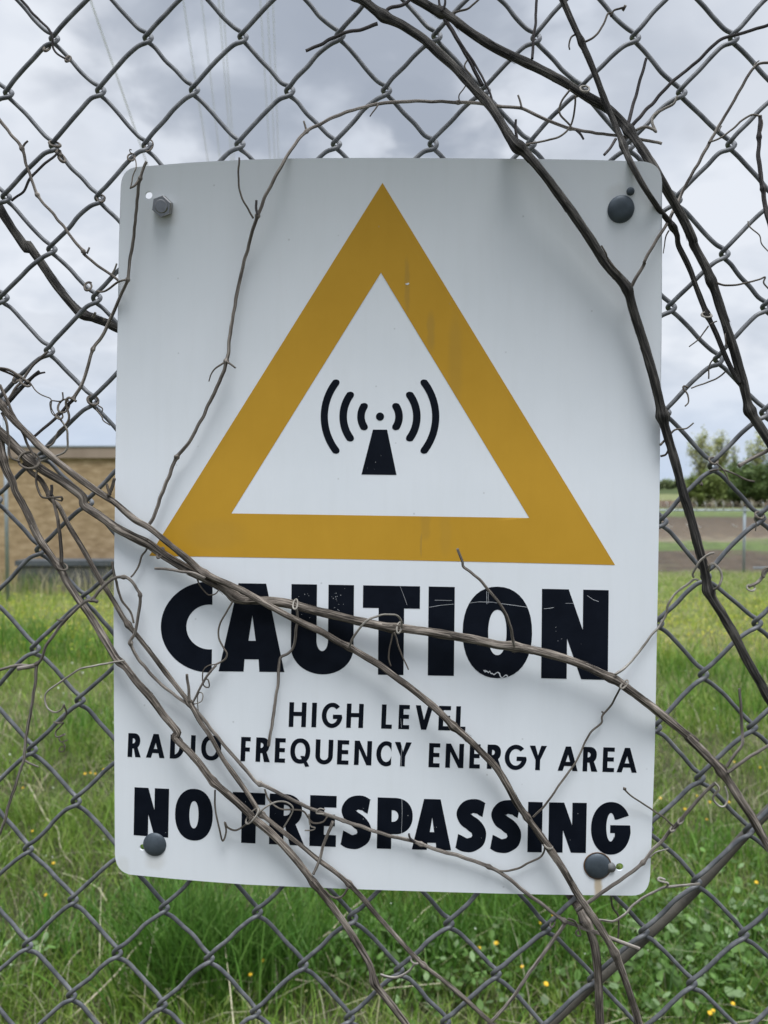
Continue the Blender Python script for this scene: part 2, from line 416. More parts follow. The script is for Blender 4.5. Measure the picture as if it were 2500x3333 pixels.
for i in range(int((FW1 - FW0) / .3)):
    x = FW0 + .15 + i * .3 + random.uniform(-.04, .04)
    q = MB(); q.tube([(x, -.03, FH), (x + random.uniform(-.02, .02), -.03, FH + .2), (x - .05, -.03, FH + .27)], .011, 5); q.build('wire_end', M['galv_pale'], ff)
    if random.random() < .6:
        q = MB(); q.tube([(x, -.03, FH - .42), (x + .05, -.04, FH - .5), (x + .16, -.03, FH - .52)], .009, 5); q.build('wire_hook', M['galv_pale'], ff)

# ------------------------------------------------------------------ power lines
HL = 15.0
for i, (vp, x0, rr, lb) in enumerate(((838, 310, .024, 'lone pale overhead cable left of the others in the clouds'), (838, 608, .015, 'faint overhead cable, second from the left, before the dark cloud'),
        (838, 667, .012, 'faint overhead cable, third from the left, before the dark cloud'), (838, 722, .013, 'faint overhead cable, left one of the close pair before the dark cloud'), (838, 735, .013, 'faint overhead cable, right one of the close pair before the dark cloud'),
        (945, 854, .012, 'faint overhead cable, left one of the last three at right'), (945, 877, .012, 'faint overhead cable, middle one of the last three at right'), (945, 895, .012, 'faint overhead cable, rightmost of all'))):
    dirh = Vector((ray(vp, 1575).x, ray(vp, 1575).y, 0)).normalized(); perp = Vector((dirh.y, -dirh.x, 0))
    q = MB(); pts = []
    for s in np.concatenate([np.linspace(-40, 60, 12), np.linspace(75, 420, 14)]):
        pts.append(dirh * s + perp * ((x0 - vp) / 1575 * HL) + Vector((0, 0, CAMZ + HL)))
    q.tube(pts, rr, 6)
    o = q.build('power_cable', M['cable']); tag(o, lb, 'power line', 'power lines overhead')

# ------------------------------------------------------------------ foliage materials with per-face tint
def leaf_mat(name, transl=.35, rough=.6):
    m, t, b = mat(name); L = t.links
    at_ = N(t, 'ShaderNodeAttribute', attribute_name='tint')
    L.new(at_.outputs['Color'], b.inputs['Base Color']); b.inputs['Roughness'].default_value = rough; b.inputs['Specular IOR Level'].default_value = .3
    tr = t.nodes.new('ShaderNodeBsdfTranslucent'); L.new(at_.outputs['Color'], tr.inputs[0])
    mx = N(t, 'ShaderNodeMixShader', i_0=transl); L.new(b.outputs[0], mx.inputs[1]); L.new(tr.outputs[0], mx.inputs[2])
    L.new(mx.outputs[0], t.nodes['Material Output'].inputs[0])
    return m
M['leaf'] = leaf_mat('leaf'); M['grass'] = leaf_mat('grass_blade', .3)
M['petal'] = noisy('dandelion_yellow', [(.3, (.75, .42, .01)), (.7, (.85, .56, .03))], 300, rough=.7)
M['stalk'] = noisy('dandelion_stalk', [(.3, (.16, .2, .07)), (.7, (.24, .27, .12))], 60, rough=.7)
M['straw'] = noisy('dry_straw', [(.3, (.30, .255, .17)), (.7, (.52, .46, .34))], 60, rough=.8)
def tri_mesh(name, V, Fq, tint_v, material, parent=None):
    """V (n,3), Fq (m,4) quads, tint per vertex (n,3)"""
    me = bpy.data.meshes.new(name)
    nv, nf = len(V), len(Fq); k = Fq.shape[1]
    me.vertices.add(nv); me.vertices.foreach_set('co', V.astype(np.float32).ravel())
    me.loops.add(nf * k); me.loops.foreach_set('vertex_index', Fq.astype(np.int32).ravel())
    me.polygons.add(nf); me.polygons.foreach_set('loop_start', np.arange(0, nf * k, k, dtype=np.int32))
    me.update(calc_edges=True)
    ca = me.color_attributes.new('tint', 'FLOAT_COLOR', 'POINT')
    c4 = np.ones((nv, 4), np.float32); c4[:, :3] = tint_v; ca.data.foreach_set('color', c4.ravel())
    me.materials.append(material); me.validate()
    o = bpy.data.objects.new(name, me); COL.objects.link(o)
    if parent: o.parent = parent
    return o
def blades(x, y, h, w, bend, tint, z=None, seg=3):
    n = len(x); ang = rng.uniform(0, 2*np.pi, n); la = rng.uniform(0, 2*np.pi, n)
    zz = np.array([gz(q) for q in y]) if z is None else z
    V = np.zeros((n, seg + 1, 2, 3)); 
    for s in range(seg + 1):
        t = s / seg
        cx = x + np.cos(la) * bend * h * t**1.8; cy = y + np.sin(la) * bend * h * t**1.8
        cz = zz + h * t * (1 - .35 * bend * t)
        ww = w * (1 - t**1.5) * .5 + .0002
        for k, sg in enumerate((-1, 1)):
            V[:, s, k, 0] = cx + sg * np.cos(ang) * ww; V[:, s, k, 1] = cy + sg * np.sin(ang) * ww; V[:, s, k, 2] = cz
    base = np.arange(n)[:, None] * (seg + 1) * 2
    Fq = np.concatenate([np.stack([base[:, 0] + 2*s, base[:, 0] + 2*s+1, base[:, 0] + 2*s+3, base[:, 0] + 2*s+2], 1) for s in range(seg)])
    T = np.repeat(tint[:, None, :], (seg + 1) * 2, axis=1).reshape(-1, 3)
    return V.reshape(-1, 3), Fq, T
def fbm(x, y, sc, seed=0.0):
    return np.array([noise.fractal((a * sc, b * sc, seed), 1.0, 2.0, 3) for a, b in zip(x, y)])
def wedge(n, y0, y1, side=.74, extra=.6, p=1.0):
    y = y0 + (y1 - y0) * rng.random(n) ** p; x = rng.uniform(-1, 1, n) * (y * side + extra)
    return x, y
def tints(n, x, y, cols, wts, var=.22):
    cols = np.array(cols); idx = rng.choice(len(cols), n, p=np.array(wts) / sum(wts))
    t = cols[idx] * (1 + var * rng.standard_normal((n, 1))).clip(.45, 1.7)
    return t
G1, G2, G3, DRY, STR = (.135, .235, .028), (.215, .325, .05), (.33, .39, .10), (.36, .325, .19), (.52, .47, .33)
def build_grass():
    parts = []
    for (n, y0, y1, h0, h1, w, p) in ((68000, 1.5, 4.2, .05, .15, .0042, 1.0), (74000, 4.0, 9, .07, .17, .0055, .9), (76000, 8.5, 24.6, .08, .20, .009, .9)):
        x, y = wedge(n, y0, y1, p=p)
        pat = fbm(x, y, .9); pat2 = fbm(x, y, 2.6, 7.0)
        keep = rng.random(n) < (.82 + .9 * pat2).clip(.25, 1); x, y, pat, pat2 = x[keep], y[keep], pat[keep], pat2[keep]; n = len(x)
        h = rng.uniform(h0, h1, n) * (1 + .9 * pat).clip(.5, 1.9)
        dryw = (.16 - .35 * pat).clip(.03, .5)
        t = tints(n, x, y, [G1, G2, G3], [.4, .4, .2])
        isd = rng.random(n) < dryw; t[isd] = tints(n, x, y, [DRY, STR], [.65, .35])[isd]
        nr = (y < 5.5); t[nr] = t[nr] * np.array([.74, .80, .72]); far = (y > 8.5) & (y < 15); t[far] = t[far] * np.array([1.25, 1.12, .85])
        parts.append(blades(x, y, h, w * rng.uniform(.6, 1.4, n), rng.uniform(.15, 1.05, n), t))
    n = 1300; x, y = wedge(n, 1.8, 6.5)
    parts.append(blades(x, y, rng.uniform(.12, .34, n), .0032 * rng.uniform(.6, 1.5, n), rng.uniform(.9, 1.7, n), tints(n, x, y, [DRY, STR], [.5, .5])))
    off = 0; Vs, Fs, Ts = [], [], []
    for v, f, t in parts: Vs.append(v); Fs.append(f + off); Ts.append(t); off += len(v)
    o = tri_mesh('grass', np.concatenate(Vs), np.concatenate(Fs), np.concatenate(Ts), M['grass']); tag(o, 'green meadow grass mixed with dry straw blades', 'grass', kind='stuff')
    # dry stems against the building's curb
    n = 420; x = rng.uniform(-8.4, -5.6, n); y = rng.uniform(16.6, 17.5, n)
    parts2 = blades(x, y, rng.uniform(.25, .75, n), .012 * rng.uniform(.5, 1.3, n), rng.uniform(.1, .5, n), tints(n, x, y, [DRY, STR, G3], [.5, .35, .15]))
    o = tri_mesh('dry_grass', *parts2, M['grass']); tag(o, 'pale dry grass stems along the stone curb of the building', 'grass', kind='stuff')
    # taller lush tufts
    Vs, Fs, Ts = [], [], []; off = 0
    for (px, py, n, sp, h) in ((600, 3210, 700, .15, .40), (760, 3220, 700, .15, .36), (930, 3180, 450, .16, .30), (520, 3080, 300, .12, .30), (1250, 3140, 380, .2, .27), (1480, 3120, 420, .2, .27), (1750, 3130, 420, .2, .25), (2350, 2800, 320, .25, .2), (640, 2850, 320, .2, .3), (200, 3100, 300, .25, .2), (1060, 3010, 360, .2, .3), (1650, 3000, 380, .2, .32), (2330, 3230, 420, .35, .2), (2200, 3030, 260, .3, .2), (2480, 3090, 300, .3, .2), (2080, 3240, 260, .3, .22), (1800, 3010, 300, .18, .3),
                           (60, 2100, 500, .8, .5), (230, 2150, 500, .8, .5), (330, 2380, 400, .5, .35), (2250, 2200, 500, .9, .35), (2400, 2330, 400, .7, .3), (130, 1925, 300, .5, .6), (300, 1918, 250, .4, .55)):
        g = ground_at(px, py)
        x = g.x + sp * rng.standard_normal(n) * .6; y = g.y + sp * rng.standard_normal(n) * .6
        hh = h * rng.uniform(.5, 1.1, n)
        t = tints(n, x, y, [(.07, .17, .02), (.11, .23, .03), (.18, .31, .06)], [.4, .4, .2])
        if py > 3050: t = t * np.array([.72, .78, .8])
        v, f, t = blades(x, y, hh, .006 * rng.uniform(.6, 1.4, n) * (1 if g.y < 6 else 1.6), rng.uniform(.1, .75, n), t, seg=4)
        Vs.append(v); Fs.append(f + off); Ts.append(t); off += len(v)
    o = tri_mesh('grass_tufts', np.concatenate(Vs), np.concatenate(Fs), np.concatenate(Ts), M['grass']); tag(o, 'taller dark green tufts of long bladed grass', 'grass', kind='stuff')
build_grass()
def leafs(c, nrm_up, length, width, tint, fold=.25):
    """oval leaves: centre c (n,3), each its own tilt"""
    n = len(c); a = rng.uniform(0, 2*np.pi, n); tilt = rng.uniform(-1, 1, n) * (1 - nrm_up) * 1.4; tl2 = rng.uniform(-.6, .6, n)
    d = np.stack([np.cos(a) * np.cos(tilt), np.sin(a) * np.cos(tilt), np.sin(tilt)], 1)
    s = np.stack([-np.sin(a) * np.cos(tl2), np.cos(a) * np.cos(tl2), np.sin(tl2)], 1)
    V = np.zeros((n, 6, 3)); L = length[:, None]; W = width[:, None]
    V[:, 0] = c - d * L * .5; V[:, 1] = c - d * L * .12 + s * W * .5; V[:, 2] = c + d * L * .25 + s * W * .4
    V[:, 3] = c + d * L * .5; V[:, 4] = c + d * L * .25 - s * W * .4; V[:, 5] = c - d * L * .12 - s * W * .5
    b = np.arange(n) * 6
    Fq = np.concatenate([np.stack([b, b+1, b+4, b+5], 1), np.stack([b+1, b+2, b+3, b+4], 1)])
    return V.reshape(-1, 3), Fq, np.repeat(tint, 6, axis=0)
def build_weeds():
    Vs, Fs, Ts = [], [], []; off = 0
    spots = [(2330, 3220, 620, .34, .04), (2200, 3010, 220, .25, .034), (2480, 3100, 330, .3, .038), (2080, 3250, 260, .26, .036), (1300, 3170, 260, .16, .03), (1180, 3120, 150, .14, .028), (1450, 3240, 200, .2, .03), (1560, 3150, 150, .16, .03), (60, 3190, 90, .15, .028), (2430, 2900, 110, .3, .03)]
    for (px, py, n, sp, ln) in spots:
        g = ground_at(px, py); x = g.x + sp * rng.standard_normal(n) * .62; y = g.y + sp * rng.standard_normal(n) * .5
        z = np.array([gz(q) for q in y]) + rng.uniform(.015, .13, n)
        L = ln * rng.uniform(.5, 1.25, n)
        t = tints(n, x, y, [(.075, .15, .028), (.115, .205, .05), (.20, .29, .13)], [.4, .4, .2])
        v, f, t = leafs(np.stack([x, y, z], 1), .4, L, L * rng.uniform(.5, .8, n), t); Vs.append(v); Fs.append(f + off); Ts.append(t); off += len(v)
    # small feathery weeds all over the near field
    n = 22000; x, y = wedge(n, 1.8, 9, p=.9); z = np.array([gz(q) for q in y]) + rng.uniform(.01, .1, n)
    L = rng.uniform(.008, .022, n); t = tints(n, x, y, [(.09, .16, .03), (.14, .2, .05), (.25, .26, .12)], [.4, .4, .2])
    v, f, t = leafs(np.stack([x, y, z], 1), .3, L, L * .4, t); Vs.append(v); Fs.append(f + off); Ts.append(t); off += len(v)
    o = tri_mesh('broadleaf_weeds', np.concatenate(Vs), np.concatenate(Fs), np.concatenate(Ts), M['leaf']); tag(o, 'low broad leaved green weeds and clover in the grass', 'ground cover', kind='stuff')
    # yellow-green bloom over the middle distance and scattered tiny white flowers
    n = 26000; y = rng.uniform(8.2, 15.5, n); x = rng.uniform(-1, 1, n) * (y * .62 + .3)
    pat = fbm(x, y, .5, 3.0) + .35 * (np.abs(y - 11) < 2.2); k = rng.random(n) < (.30 + 1.0 * pat).clip(.02, 1); x, y = x[k], y[k]; n = len(x)
    z = np.array([gz(q) for q in y]) + rng.uniform(.18, .36, n); L = rng.uniform(.012, .03, n)
    t = tints(n, x, y, [(.42, .42, .03), (.34, .40, .05), (.5, .44, .04)], [.4, .4, .2])
    v1, f1, t1 = leafs(np.stack([x, y, z], 1), .6, L, L * .8, t)
    n = 900; x, y = wedge(n, 2.4, 9.5); z = np.array([gz(q) for q in y]) + rng.uniform(.07, .2, n); L = rng.uniform(.005, .012, n) * (y / 4).clip(.6, 1.7)
    t = tints(n, x, y, [(.62, .64, .55), (.5, .55, .42)], [.5, .5])
    v2, f2, t2 = leafs(np.stack([x, y, z], 1), .5, L, L * .8, t)
    o = tri_mesh('wildflowers', np.concatenate([v1, v2]), np.concatenate([f1, f2 + len(v1)]), np.concatenate([t1, t2]), M['leaf']); tag(o, 'haze of tiny yellow green and white blossoms in the meadow', 'wildflowers', kind='stuff')
build_weeds()

# dandelions
def scr(tile, x, y):
    ox, oy = TILE[tile]; return ox + x / 1.952, oy + y / 1.952
TILE = dict(a=(0, 0), b=(800, 0), c=(1650, 0), d=(0, 800), e=(800, 800), f=(1650, 800), g=(0, 1600), h=(800, 1600), i=(1650, 1600), j=(0, 2400), k=(800, 2400), l=(1650, 2400))
def make_dandelion():
    root = empty('dandelion')
    q = MB(); q.tube([(0, 0, -.13), (.006, .002, -.07), (0, 0, -.004)], .0016, 6); q.build('stem', M['stalk'], root)
    q = MB()
    for ring, (r0, zz, cnt, ln) in enumerate(((.0035, .004, 9, .008), (.0055, .0025, 15, .010), (.007, .0, 20, .010))):
        for i in range(cnt):
            a = 2 * math.pi * i / cnt + ring * .3; u = Vector((math.cos(a), math.sin(a), 0)); w = Vector((-u.y, u.x, 0)) * .0014
            p0 = u * .001 + Vector((0, 0, -.002)); p1 = u * (r0 + ln * .4) + Vector((0, 0, zz)); p2 = u * (r0 + ln * .9) + Vector((0, 0, zz - .002 * ring + .001))
            q.add([p0 - w*.5, p0 + w*.5, p1 + w, p1 - w, p2 + w * .6, p2 - w * .6], [(0, 1, 2, 3), (3, 2, 4, 5)])
    q.tube([(0, 0, -.005), (0, 0, .004)], [.003, .006], 10)
    q.build('flower_head', M['petal'], root, False)
    return root
proto = make_dandelion(); first = True
for (tl, x, y) in (('j',145,320),('j',400,293),('j',205,595),('j',340,798),('j',540,230),('j',575,225),('j',605,230),('j',660,205),('j',290,1000),('k',30,1505),('k',108,1420),('k',1590,1305),('k',1485,1335),
                   ('l',1132,455),('l',1208,370),('l',975,385),('l',1290,410),('l',1410,410),('l',1270,520),('l',1445,155),('l',97,1455),('l',250,1565),('l',1290,1750),('l',1310,1735),('l',1437,1690),('l',210,1180),('l',290,1130),('j',1590,1505),('l',1610,190),('l',1585,920)):
    px, py = scr(tl, x, y)
    p = ground_at(px, py, .13)
    if first: r_ = proto; first = False
    else:
        r_ = proto.copy(); COL.objects.link(r_)
        for ch in proto.children:
            c2 = ch.copy(); COL.objects.link(c2); c2.parent = r_
    r_.location = p; s_ = random.uniform(.33, .5); r_.scale = (s_, s_, s_)
    r_.rotation_euler = (random.uniform(.1, .6), random.uniform(-.3, .3), random.uniform(-.6, .6))
    tag(r_, 'yellow dandelion head on a thin stem in the green grass', 'dandelion', 'dandelions in the grass')
# dry stalks
for (lb, polys) in (('long forked pale dead stalk lying in grass below the sign, right of the tall tuft', [[('k',150,1565,.03),('k',240,1450,.05),('k',330,1370,.07),('k',450,1290,.1),('k',540,1230,.12),('k',650,1110,.15),('k',760,1020,.18)], [('k',520,1245,.12),('k',600,1235,.12),('k',680,1240,.1)]]),
                    ('short arched straw stalk lying below the forked pale one', [[('k',150,1565,.03),('k',240,1545,.05),('k',330,1540,.06),('k',460,1565,.04)]]),
                    ('zigzag bleached twig in grass left of the sign bottom', [[('j',180,300,.06),('j',240,410,.06),('j',300,520,.06),('j',365,580,.05),('j',380,680,.05),('j',420,760,.04),('j',465,805,.03)]]),
                    ('thin straight straw stem slanting up in grass at bottom left', [[('j',420,1810,.02),('j',560,1680,.06),('j',760,1480,.1),('j',850,1350,.13),('j',1050,1180,.18)]])):
    q = MB()
    for pl in polys:
        pts = [ground_at(*scr(t, x, y), h) for t, x, y, h in pl]
        pts = [Vector(p) for p in catmull(pts, 4)]
        q.tube(pts, np.linspace(.0035, .0015, len(pts)), 6, rough=.2)
    o = q.build('dry_stalk', M['straw']); tag(o, lb, 'dry stalk')

# ------------------------------------------------------------------ trees far right
def tree(name, px, dist, top_py, wid_px, cols, label, trunk_share=.3, nl=2600, leaf=.42, shape='tall', base=None, group=None, wts=(.4, .4, .2)):
    p = CAM + ray(px, 1575) * dist; zb = gz(30) if base is None else base
    H = CAMZ + (1575 - top_py) / F * dist - zb; Wd = wid_px / F * dist * .5
    root = empty(name, (p.x, dist, zb)); tag(root, label, 'tree' if shape != 'bush' else 'bush', group)
    q = MB(); q.tube([(0, 0, -.2), (.1, 0, H * .4), (0, .1, H * .93)], [H * .014 + .05, H * .009 + .03, .02], 6)
    tips = []
    nb = 16 if shape != 'bush' else 9
    for i in range(nb):
        a = i * 2.4; z0 = H * (trunk_share * .7 + (1 - trunk_share) * .75 * i / nb)
        up = .85 if shape == 'tall' else .45
        k = math.sin(math.pi * min(1, max(.12, (z0 / H - trunk_share * .6) / (1.02 - trunk_share * .6)))) if shape == 'tall' else 1 - .4 * z0 / H
        tip = Vector((math.cos(a) * Wd * k * random.uniform(.6, 1), math.sin(a) * Wd * k * random.uniform(.6, 1), min(H * .99, z0 + H * .22 * up + Wd * .2)))
        q.tube([(0, 0, z0), Vector((0, 0, z0)).lerp(tip, .5) + Vector((0, 0, -.02 * H)), tip], [H * .006 + .02, H * .004 + .015, .012], 4); tips.append((Vector((0, 0, z0)), tip))
    q.build('trunk', M['trunk'], root)
    C = []
    tips.append((Vector((0, 0, H * .7)), Vector((0, 0, H * .98))))
    per = nl // (len(tips) * 4)
    for (b_, tp) in tips:
        for j in range(4):
            c = b_.lerp(tp, random.uniform(.45, 1.05)) + Vector((random.gauss(0, .1), random.gauss(0, .1), random.gauss(0, .06))) * Wd * 1.4
            rad = Wd * random.uniform(.16, .34)
            pts = rng.standard_normal((per, 3)) * np.array([rad * .75, rad * .75, rad * (1.15 if shape == 'tall' else .7)]) + np.array(c)
            C.append(pts)
    C = np.concatenate(C); C = C[C[:, 2] > .05]; n = len(C)
    L = leaf * rng.uniform(.5, 1.3, n)
    t = tints(n, None, None, cols, wts, .28)
    v, f, t = leafs(C, .1, L, L * .65, t)
    tri_mesh('crown', v, f, t, M['leaf'], root)
PALE = [(.30, .33, .11), (.40, .42, .17), (.50, .49, .26)]
MIDG = [(.15, .20, .05), (.20, .255, .07), (.27, .31, .11)]
DKG = [(.075, .125, .035), (.115, .17, .05), (.165, .22, .075)]
tree('poplar_tree', 2280, 104, 1405, 84, PALE, 'pale green leafing tree, widest of the tall ones, left of the group by the field', .34, 2300, .3)
tree('poplar_tree', 2346, 106, 1400, 56, PALE, 'slim pale green tree close to the right of the widest tall tree', .36, 1700, .3)
tree('poplar_tree', 2388, 110, 1428, 36, PALE, 'sparse half bare thin tree right of the slim pale tree', .3, 420, .26)
tree('poplar_tree', 2462, 102, 1418, 76, PALE, 'tall loose pale green tree at the right edge', .34, 1800, .3)
tree('poplar_tree', 2540, 100, 1400, 84, PALE, 'pale green tree beyond the right edge tree', .34, 1800, .3)
tree('bushy_tree', 2262, 97, 1555, 81, MIDG, 'small round green bush at the left end of the dark thicket', .05, 4048, .3, 'bush')
tree('bushy_tree', 2320, 97, 1535, 121, MIDG, 'mid green bush under the widest tall tree', .05, 5150, .3, 'bush')
tree('bushy_tree', 2385, 101, 1520, 121, DKG, 'dark green bush under the slim pale tree', .05, 5518, .3, 'bush')
tree('bushy_tree', 2440, 96, 1518, 128, DKG, 'dark dense round bush in the middle of the thicket', .05, 5518, .3, 'bush')
tree('bushy_tree', 2505, 97, 1512, 128, DKG, 'dark dense bush at the right edge of the thicket', .05, 5518, .3, 'bush')
tree('bushy_tree', 2590, 97, 1500, 148, MIDG, 'green bush past the right edge of the thicket', .05, 4782, .3, 'bush')
for i, (px, py, w) in enumerate(((2110, 1560, 60), (2165, 1566, 50), (2205, 1562, 55), (2240, 1568, 40), (2060, 1562, 60))):
    tree('distant_tree', px, 420, py, w, [(.18, .23, .10), (.23, .28, .13), (.28, .31, .16)],
         ['far hazy green tree low on the horizon beside the sign edge', 'far low tree right of the sign edge on the horizon', 'far round tree on the horizon left of the thicket', 'lowest far tree touching the thicket', 'far tree on the horizon hidden behind the sign edge'][i], .05, 900, 1.5, 'bush', group='trees on the horizon')
# dry reeds before the thicket
q = MB()
for i in range(160):
    x = random.uniform(18, 44); y = random.uniform(84, 91); h = random.uniform(.5, 1.3)
    q.tube([(x, y, gz(30)), (x + random.gauss(0, .15), y, gz(30) + h * .6), (x + random.gauss(0, .4), y, gz(30) + h)], [.025, .02, .008], 4)
tag(q.build('dry_reeds', M['straw']), 'pale dry reeds in front of the thicket', 'reeds', kind='stuff')

# ------------------------------------------------------------------ near chain link fence
NODES = [(1,0,177,126),(3,0,482,123),(5,0,791,120),(7,0,1107,115),(9,0,1422,118),(11,0,1745,125),(13,0,2068,123),(15,0,2388,125),
(0,1,28,302),(2,1,328,295),(4,1,633,292),(6,1,943,295),(8,1,1258,295),(10,1,1579,295),(12,1,1896,289),(14,1,2219,302),
(1,2,177,474),(3,2,479,474),(5,2,781,469),(7,2,1095,469),(9,2,1410,469),(11,2,1729,469),(13,2,2050,474),(15,2,2380,471),
(0,3,20,640),(2,3,325,645),(14,3,2203,651),(1,4,169,812),(15,4,2359,827),(0,5,13,969),(2,5,315,969),(14,5,2185,1000),(16,5,2493,1000),
(1,6,161,1141),(15,6,2339,1169),(2,7,305,1305),(14,7,2167,1343),(16,7,2490,1343),(1,8,140,1481),(15,8,2321,1517),(14,9,2157,1697),(16,9,2475,1687),
(1,10,131,1790),(15,10,2298,1877),(2,11,277,1948),(14,11,2144,2028),(16,11,2465,2028),(1,12,115,2110),(15,12,2290,2197),(2,13,261,2279),(14,13,2137,2368),(16,13,2449,2368),
(1,14,105,2441),(15,14,2278,2533),(2,15,248,2607),(16,15,2436,2705),(1,16,92,2764),(15,16,2267,2871),(2,17,238,2928),(4,17,535,2956),(6,17,838,2969),(8,17,1148,2987),(10,17,1461,3007),(12,17,1778,3022),(14,17,2096,3033),(16,17,2421,3043),
(1,18,90,3079),(3,18,382,3102),(5,18,681,3120),(7,18,987,3140),(9,18,1299,3158),(11,18,1615,3171),(13,18,1929,3189),(15,18,2252,3202),
(2,19,233,3240),(4,19,528,3271),(6,19,832,3294),(8,19,1138,3314),(10,19,1451,3327)]
ND = {(a, b): (x, y) for a, b, x, y in NODES}
A_ = np.array(NODES, float)
def basis(u, v):
    u = (np.asarray(u, float) - 8) / 8; v = (np.asarray(v, float) - 9.5) / 9.5
    return np.stack([u**0, u, v, u*u, u*v, v*v, u*u*v, u*v*v, v**3], -1)
CX = np.linalg.lstsq(basis(A_[:, 0], A_[:, 1]), A_[:, 2], rcond=None)[0]
CY = np.linalg.lstsq(basis(A_[:, 0], A_[:, 1]), A_[:, 3], rcond=None)[0]
def node_px(u, v):
    if (u, v) in ND: return np.array(ND[(u, v)], float)
    uc, vc = min(max(u, -1), 17), min(max(v, -1), 20)
    g = lambda a, b: np.array([basis(a, b) @ CX, basis(a, b) @ CY])
    p = g(uc, vc)
    if u != uc: p = p + (g(uc + .01, vc) - g(uc, vc)) * 100 * (u - uc)
    if v != vc: p = p + (g(uc, vc + .01) - g(uc, vc)) * 100 * (v - vc)
    return p
fence = empty('chain_link_fence', (0, FD, 0)); tag(fence, 'near grey galvanised chain link fence with diamond mesh holding the caution sign', 'fence')
WD = 6.2; WC = -3.4
for k in range(-10, 27):
    P = []
    for v in range(-9, 50):
        left = (k + v) % 2 == 1
        Nn = node_px(k if left else k + 1, v)
        ou = k + 1 if left else k
        pr, nx_ = node_px(ou, v - 1), node_px(ou, v + 1)
        sg = -1 if left else 1
        d_in = WD if left else -WD; d_out = -d_in
        w_ = min(max(v / 19, 0), 1)
        bows = {1: np.array([-.66, -.75]) * (11 - 8 * w_), -1: np.array([.66, -.75]) * (-6 + 15 * w_)}   # '/' and back-slash strands
        jit = lambda: np.array([random.gauss(0, 1.3), random.gauss(0, 1.3)])
        bi, bo = (bows[1], bows[-1]) if left else (bows[-1], bows[1])
        for f_, dd, ex, bw in ((.40, d_in, 0, 1), (.19, d_in, 3, .8), (.082, d_in * .86, 12, .1)): P.append((*(Nn + (pr - Nn) * f_ + np.array([sg * ex, 0]) + bi * bw + jit()), dd + WC))
        P.append((Nn[0] + sg * 12, Nn[1], WC))
        for f_, dd, ex, bw in ((.082, d_out * .86, 12, .1), (.19, d_out, 3, .8), (.40, d_out, 0, 1)): P.append((*(Nn + (nx_ - Nn) * f_ + np.array([sg * ex, 0]) + bo * bw + jit()), dd + WC))
    q = MB(); C = catmull(P, 4)
    q.tube([at(a, b, c) - fence.location for a, b, c in C], 1.56e-3, 10, rough=.03, seed=k)
    q.build('wire', M['wire'], fence)
q = MB()
RP = [(1700, 3420, -15), (1795, 3330, -15), (1930, 3205, -15), (2075, 3075, -15), (2260, 2900, -15), (2400, 2745, -15), (2500, 2640, -15), (2700, 2430, -15)]
C = catmull(RP, 6); q.tube([at(*c) for c in C], [mm(15.5, c[0], c[1], c[2]) for c in C], 16, rough=.04)
o = q.build('brace_rod', M['rod']); tag(o, 'smooth brown round rod slanting behind the mesh at bottom right', 'rod')

# ------------------------------------------------------------------ the sign
sign = empty('caution_sign', at(1245, 1720, 7)); SO = sign.location.copy()
tag(sign, 'white metal caution sign with yellow warning triangle and black lettering bolted to the fence', 'sign')
def sheet(name, loops, off, material, parent, dxs=90, dys=26, thick=0.0):
    """fill the photo-pixel outline(s) and lay it on the bent panel, off mm above it"""
    pl = [[Vector((x, y, 0)) for x, y in lp] for lp in loops]
    flat = [p for lp in pl for p in lp]
    tris = tessellate_polygon(pl)
    bm = bmesh.new(); vs = [bm.verts.new(p) for p in flat]
    for t in tris:
        try: bm.faces.new([vs[i] for i in t])
        except ValueError: pass
    xs = [p.x for p in flat]; ys = [p.y for p in flat]
    for lo, hi, st, no, ax in ((min(ys), max(ys), dys, (0, 1, 0), 1), (min(xs), max(xs), dxs, (1, 0, 0), 0)):
        c = lo + st * .51
        while c < hi:
            co = [0, 0, 0]; co[ax] = c
            bmesh.ops.bisect_plane(bm, geom=bm.verts[:] + bm.edges[:] + bm.faces[:], dist=1e-4, plane_co=co, plane_no=no)
            c += st
    bm.verts.ensure_lookup_table()
    bm.verts.index_update()
    pv = [(v.co.x, v.co.y) for v in bm.verts]; fs = []
    for f in bm.faces:
        ids = [v.index for v in f.verts]
        if f.normal.z > 0: ids = ids[::-1]
        fs.append(ids)
    bm.free()
    V = [at(x, y, sign_off(y) + off) - SO for x, y in pv]
    uv = [(x / 1000, (3333 - y) / 1000) for x, y in pv]
    if thick:
        q = MB(); q.add(V, fs, uv)
        B = [at(x, y, sign_off(y) + off) - FN * thick * .001 - SO for x, y in pv]; q.add(B, [f[::-1] for f in fs], uv)
        for lp in loops:
            n = len(lp); a = [at(x, y, sign_off(y) + off) - SO for x, y in lp]; bq = [p - FN * thick * .001 for p in a]
            q.add(a + bq, [(i, (i + 1) % n, n + (i + 1) % n, n + i) for i in range(n)], [(x / 1000, (3333 - y) / 1000) for x, y in lp] * 2)
        o = q.build(name, material, parent, True)
    else:
        o = obj(name, V, fs, material, parent, True, uv)
    return o
def circ(cx, cy, r, n=28, ry=None): return [(cx + r * math.cos(2*math.pi*i/n), cy + (ry or r) * math.sin(2*math.pi*i/n)) for i in range(n)]
def corner(c, a, b, n=8):  # quadratic rounding from a to b round corner point c
    return [tuple((1-t)**2 * np.array(a) + 2*t*(1-t) * np.array(c) + t*t * np.array(b)) for t in np.linspace(0, 1, n)]
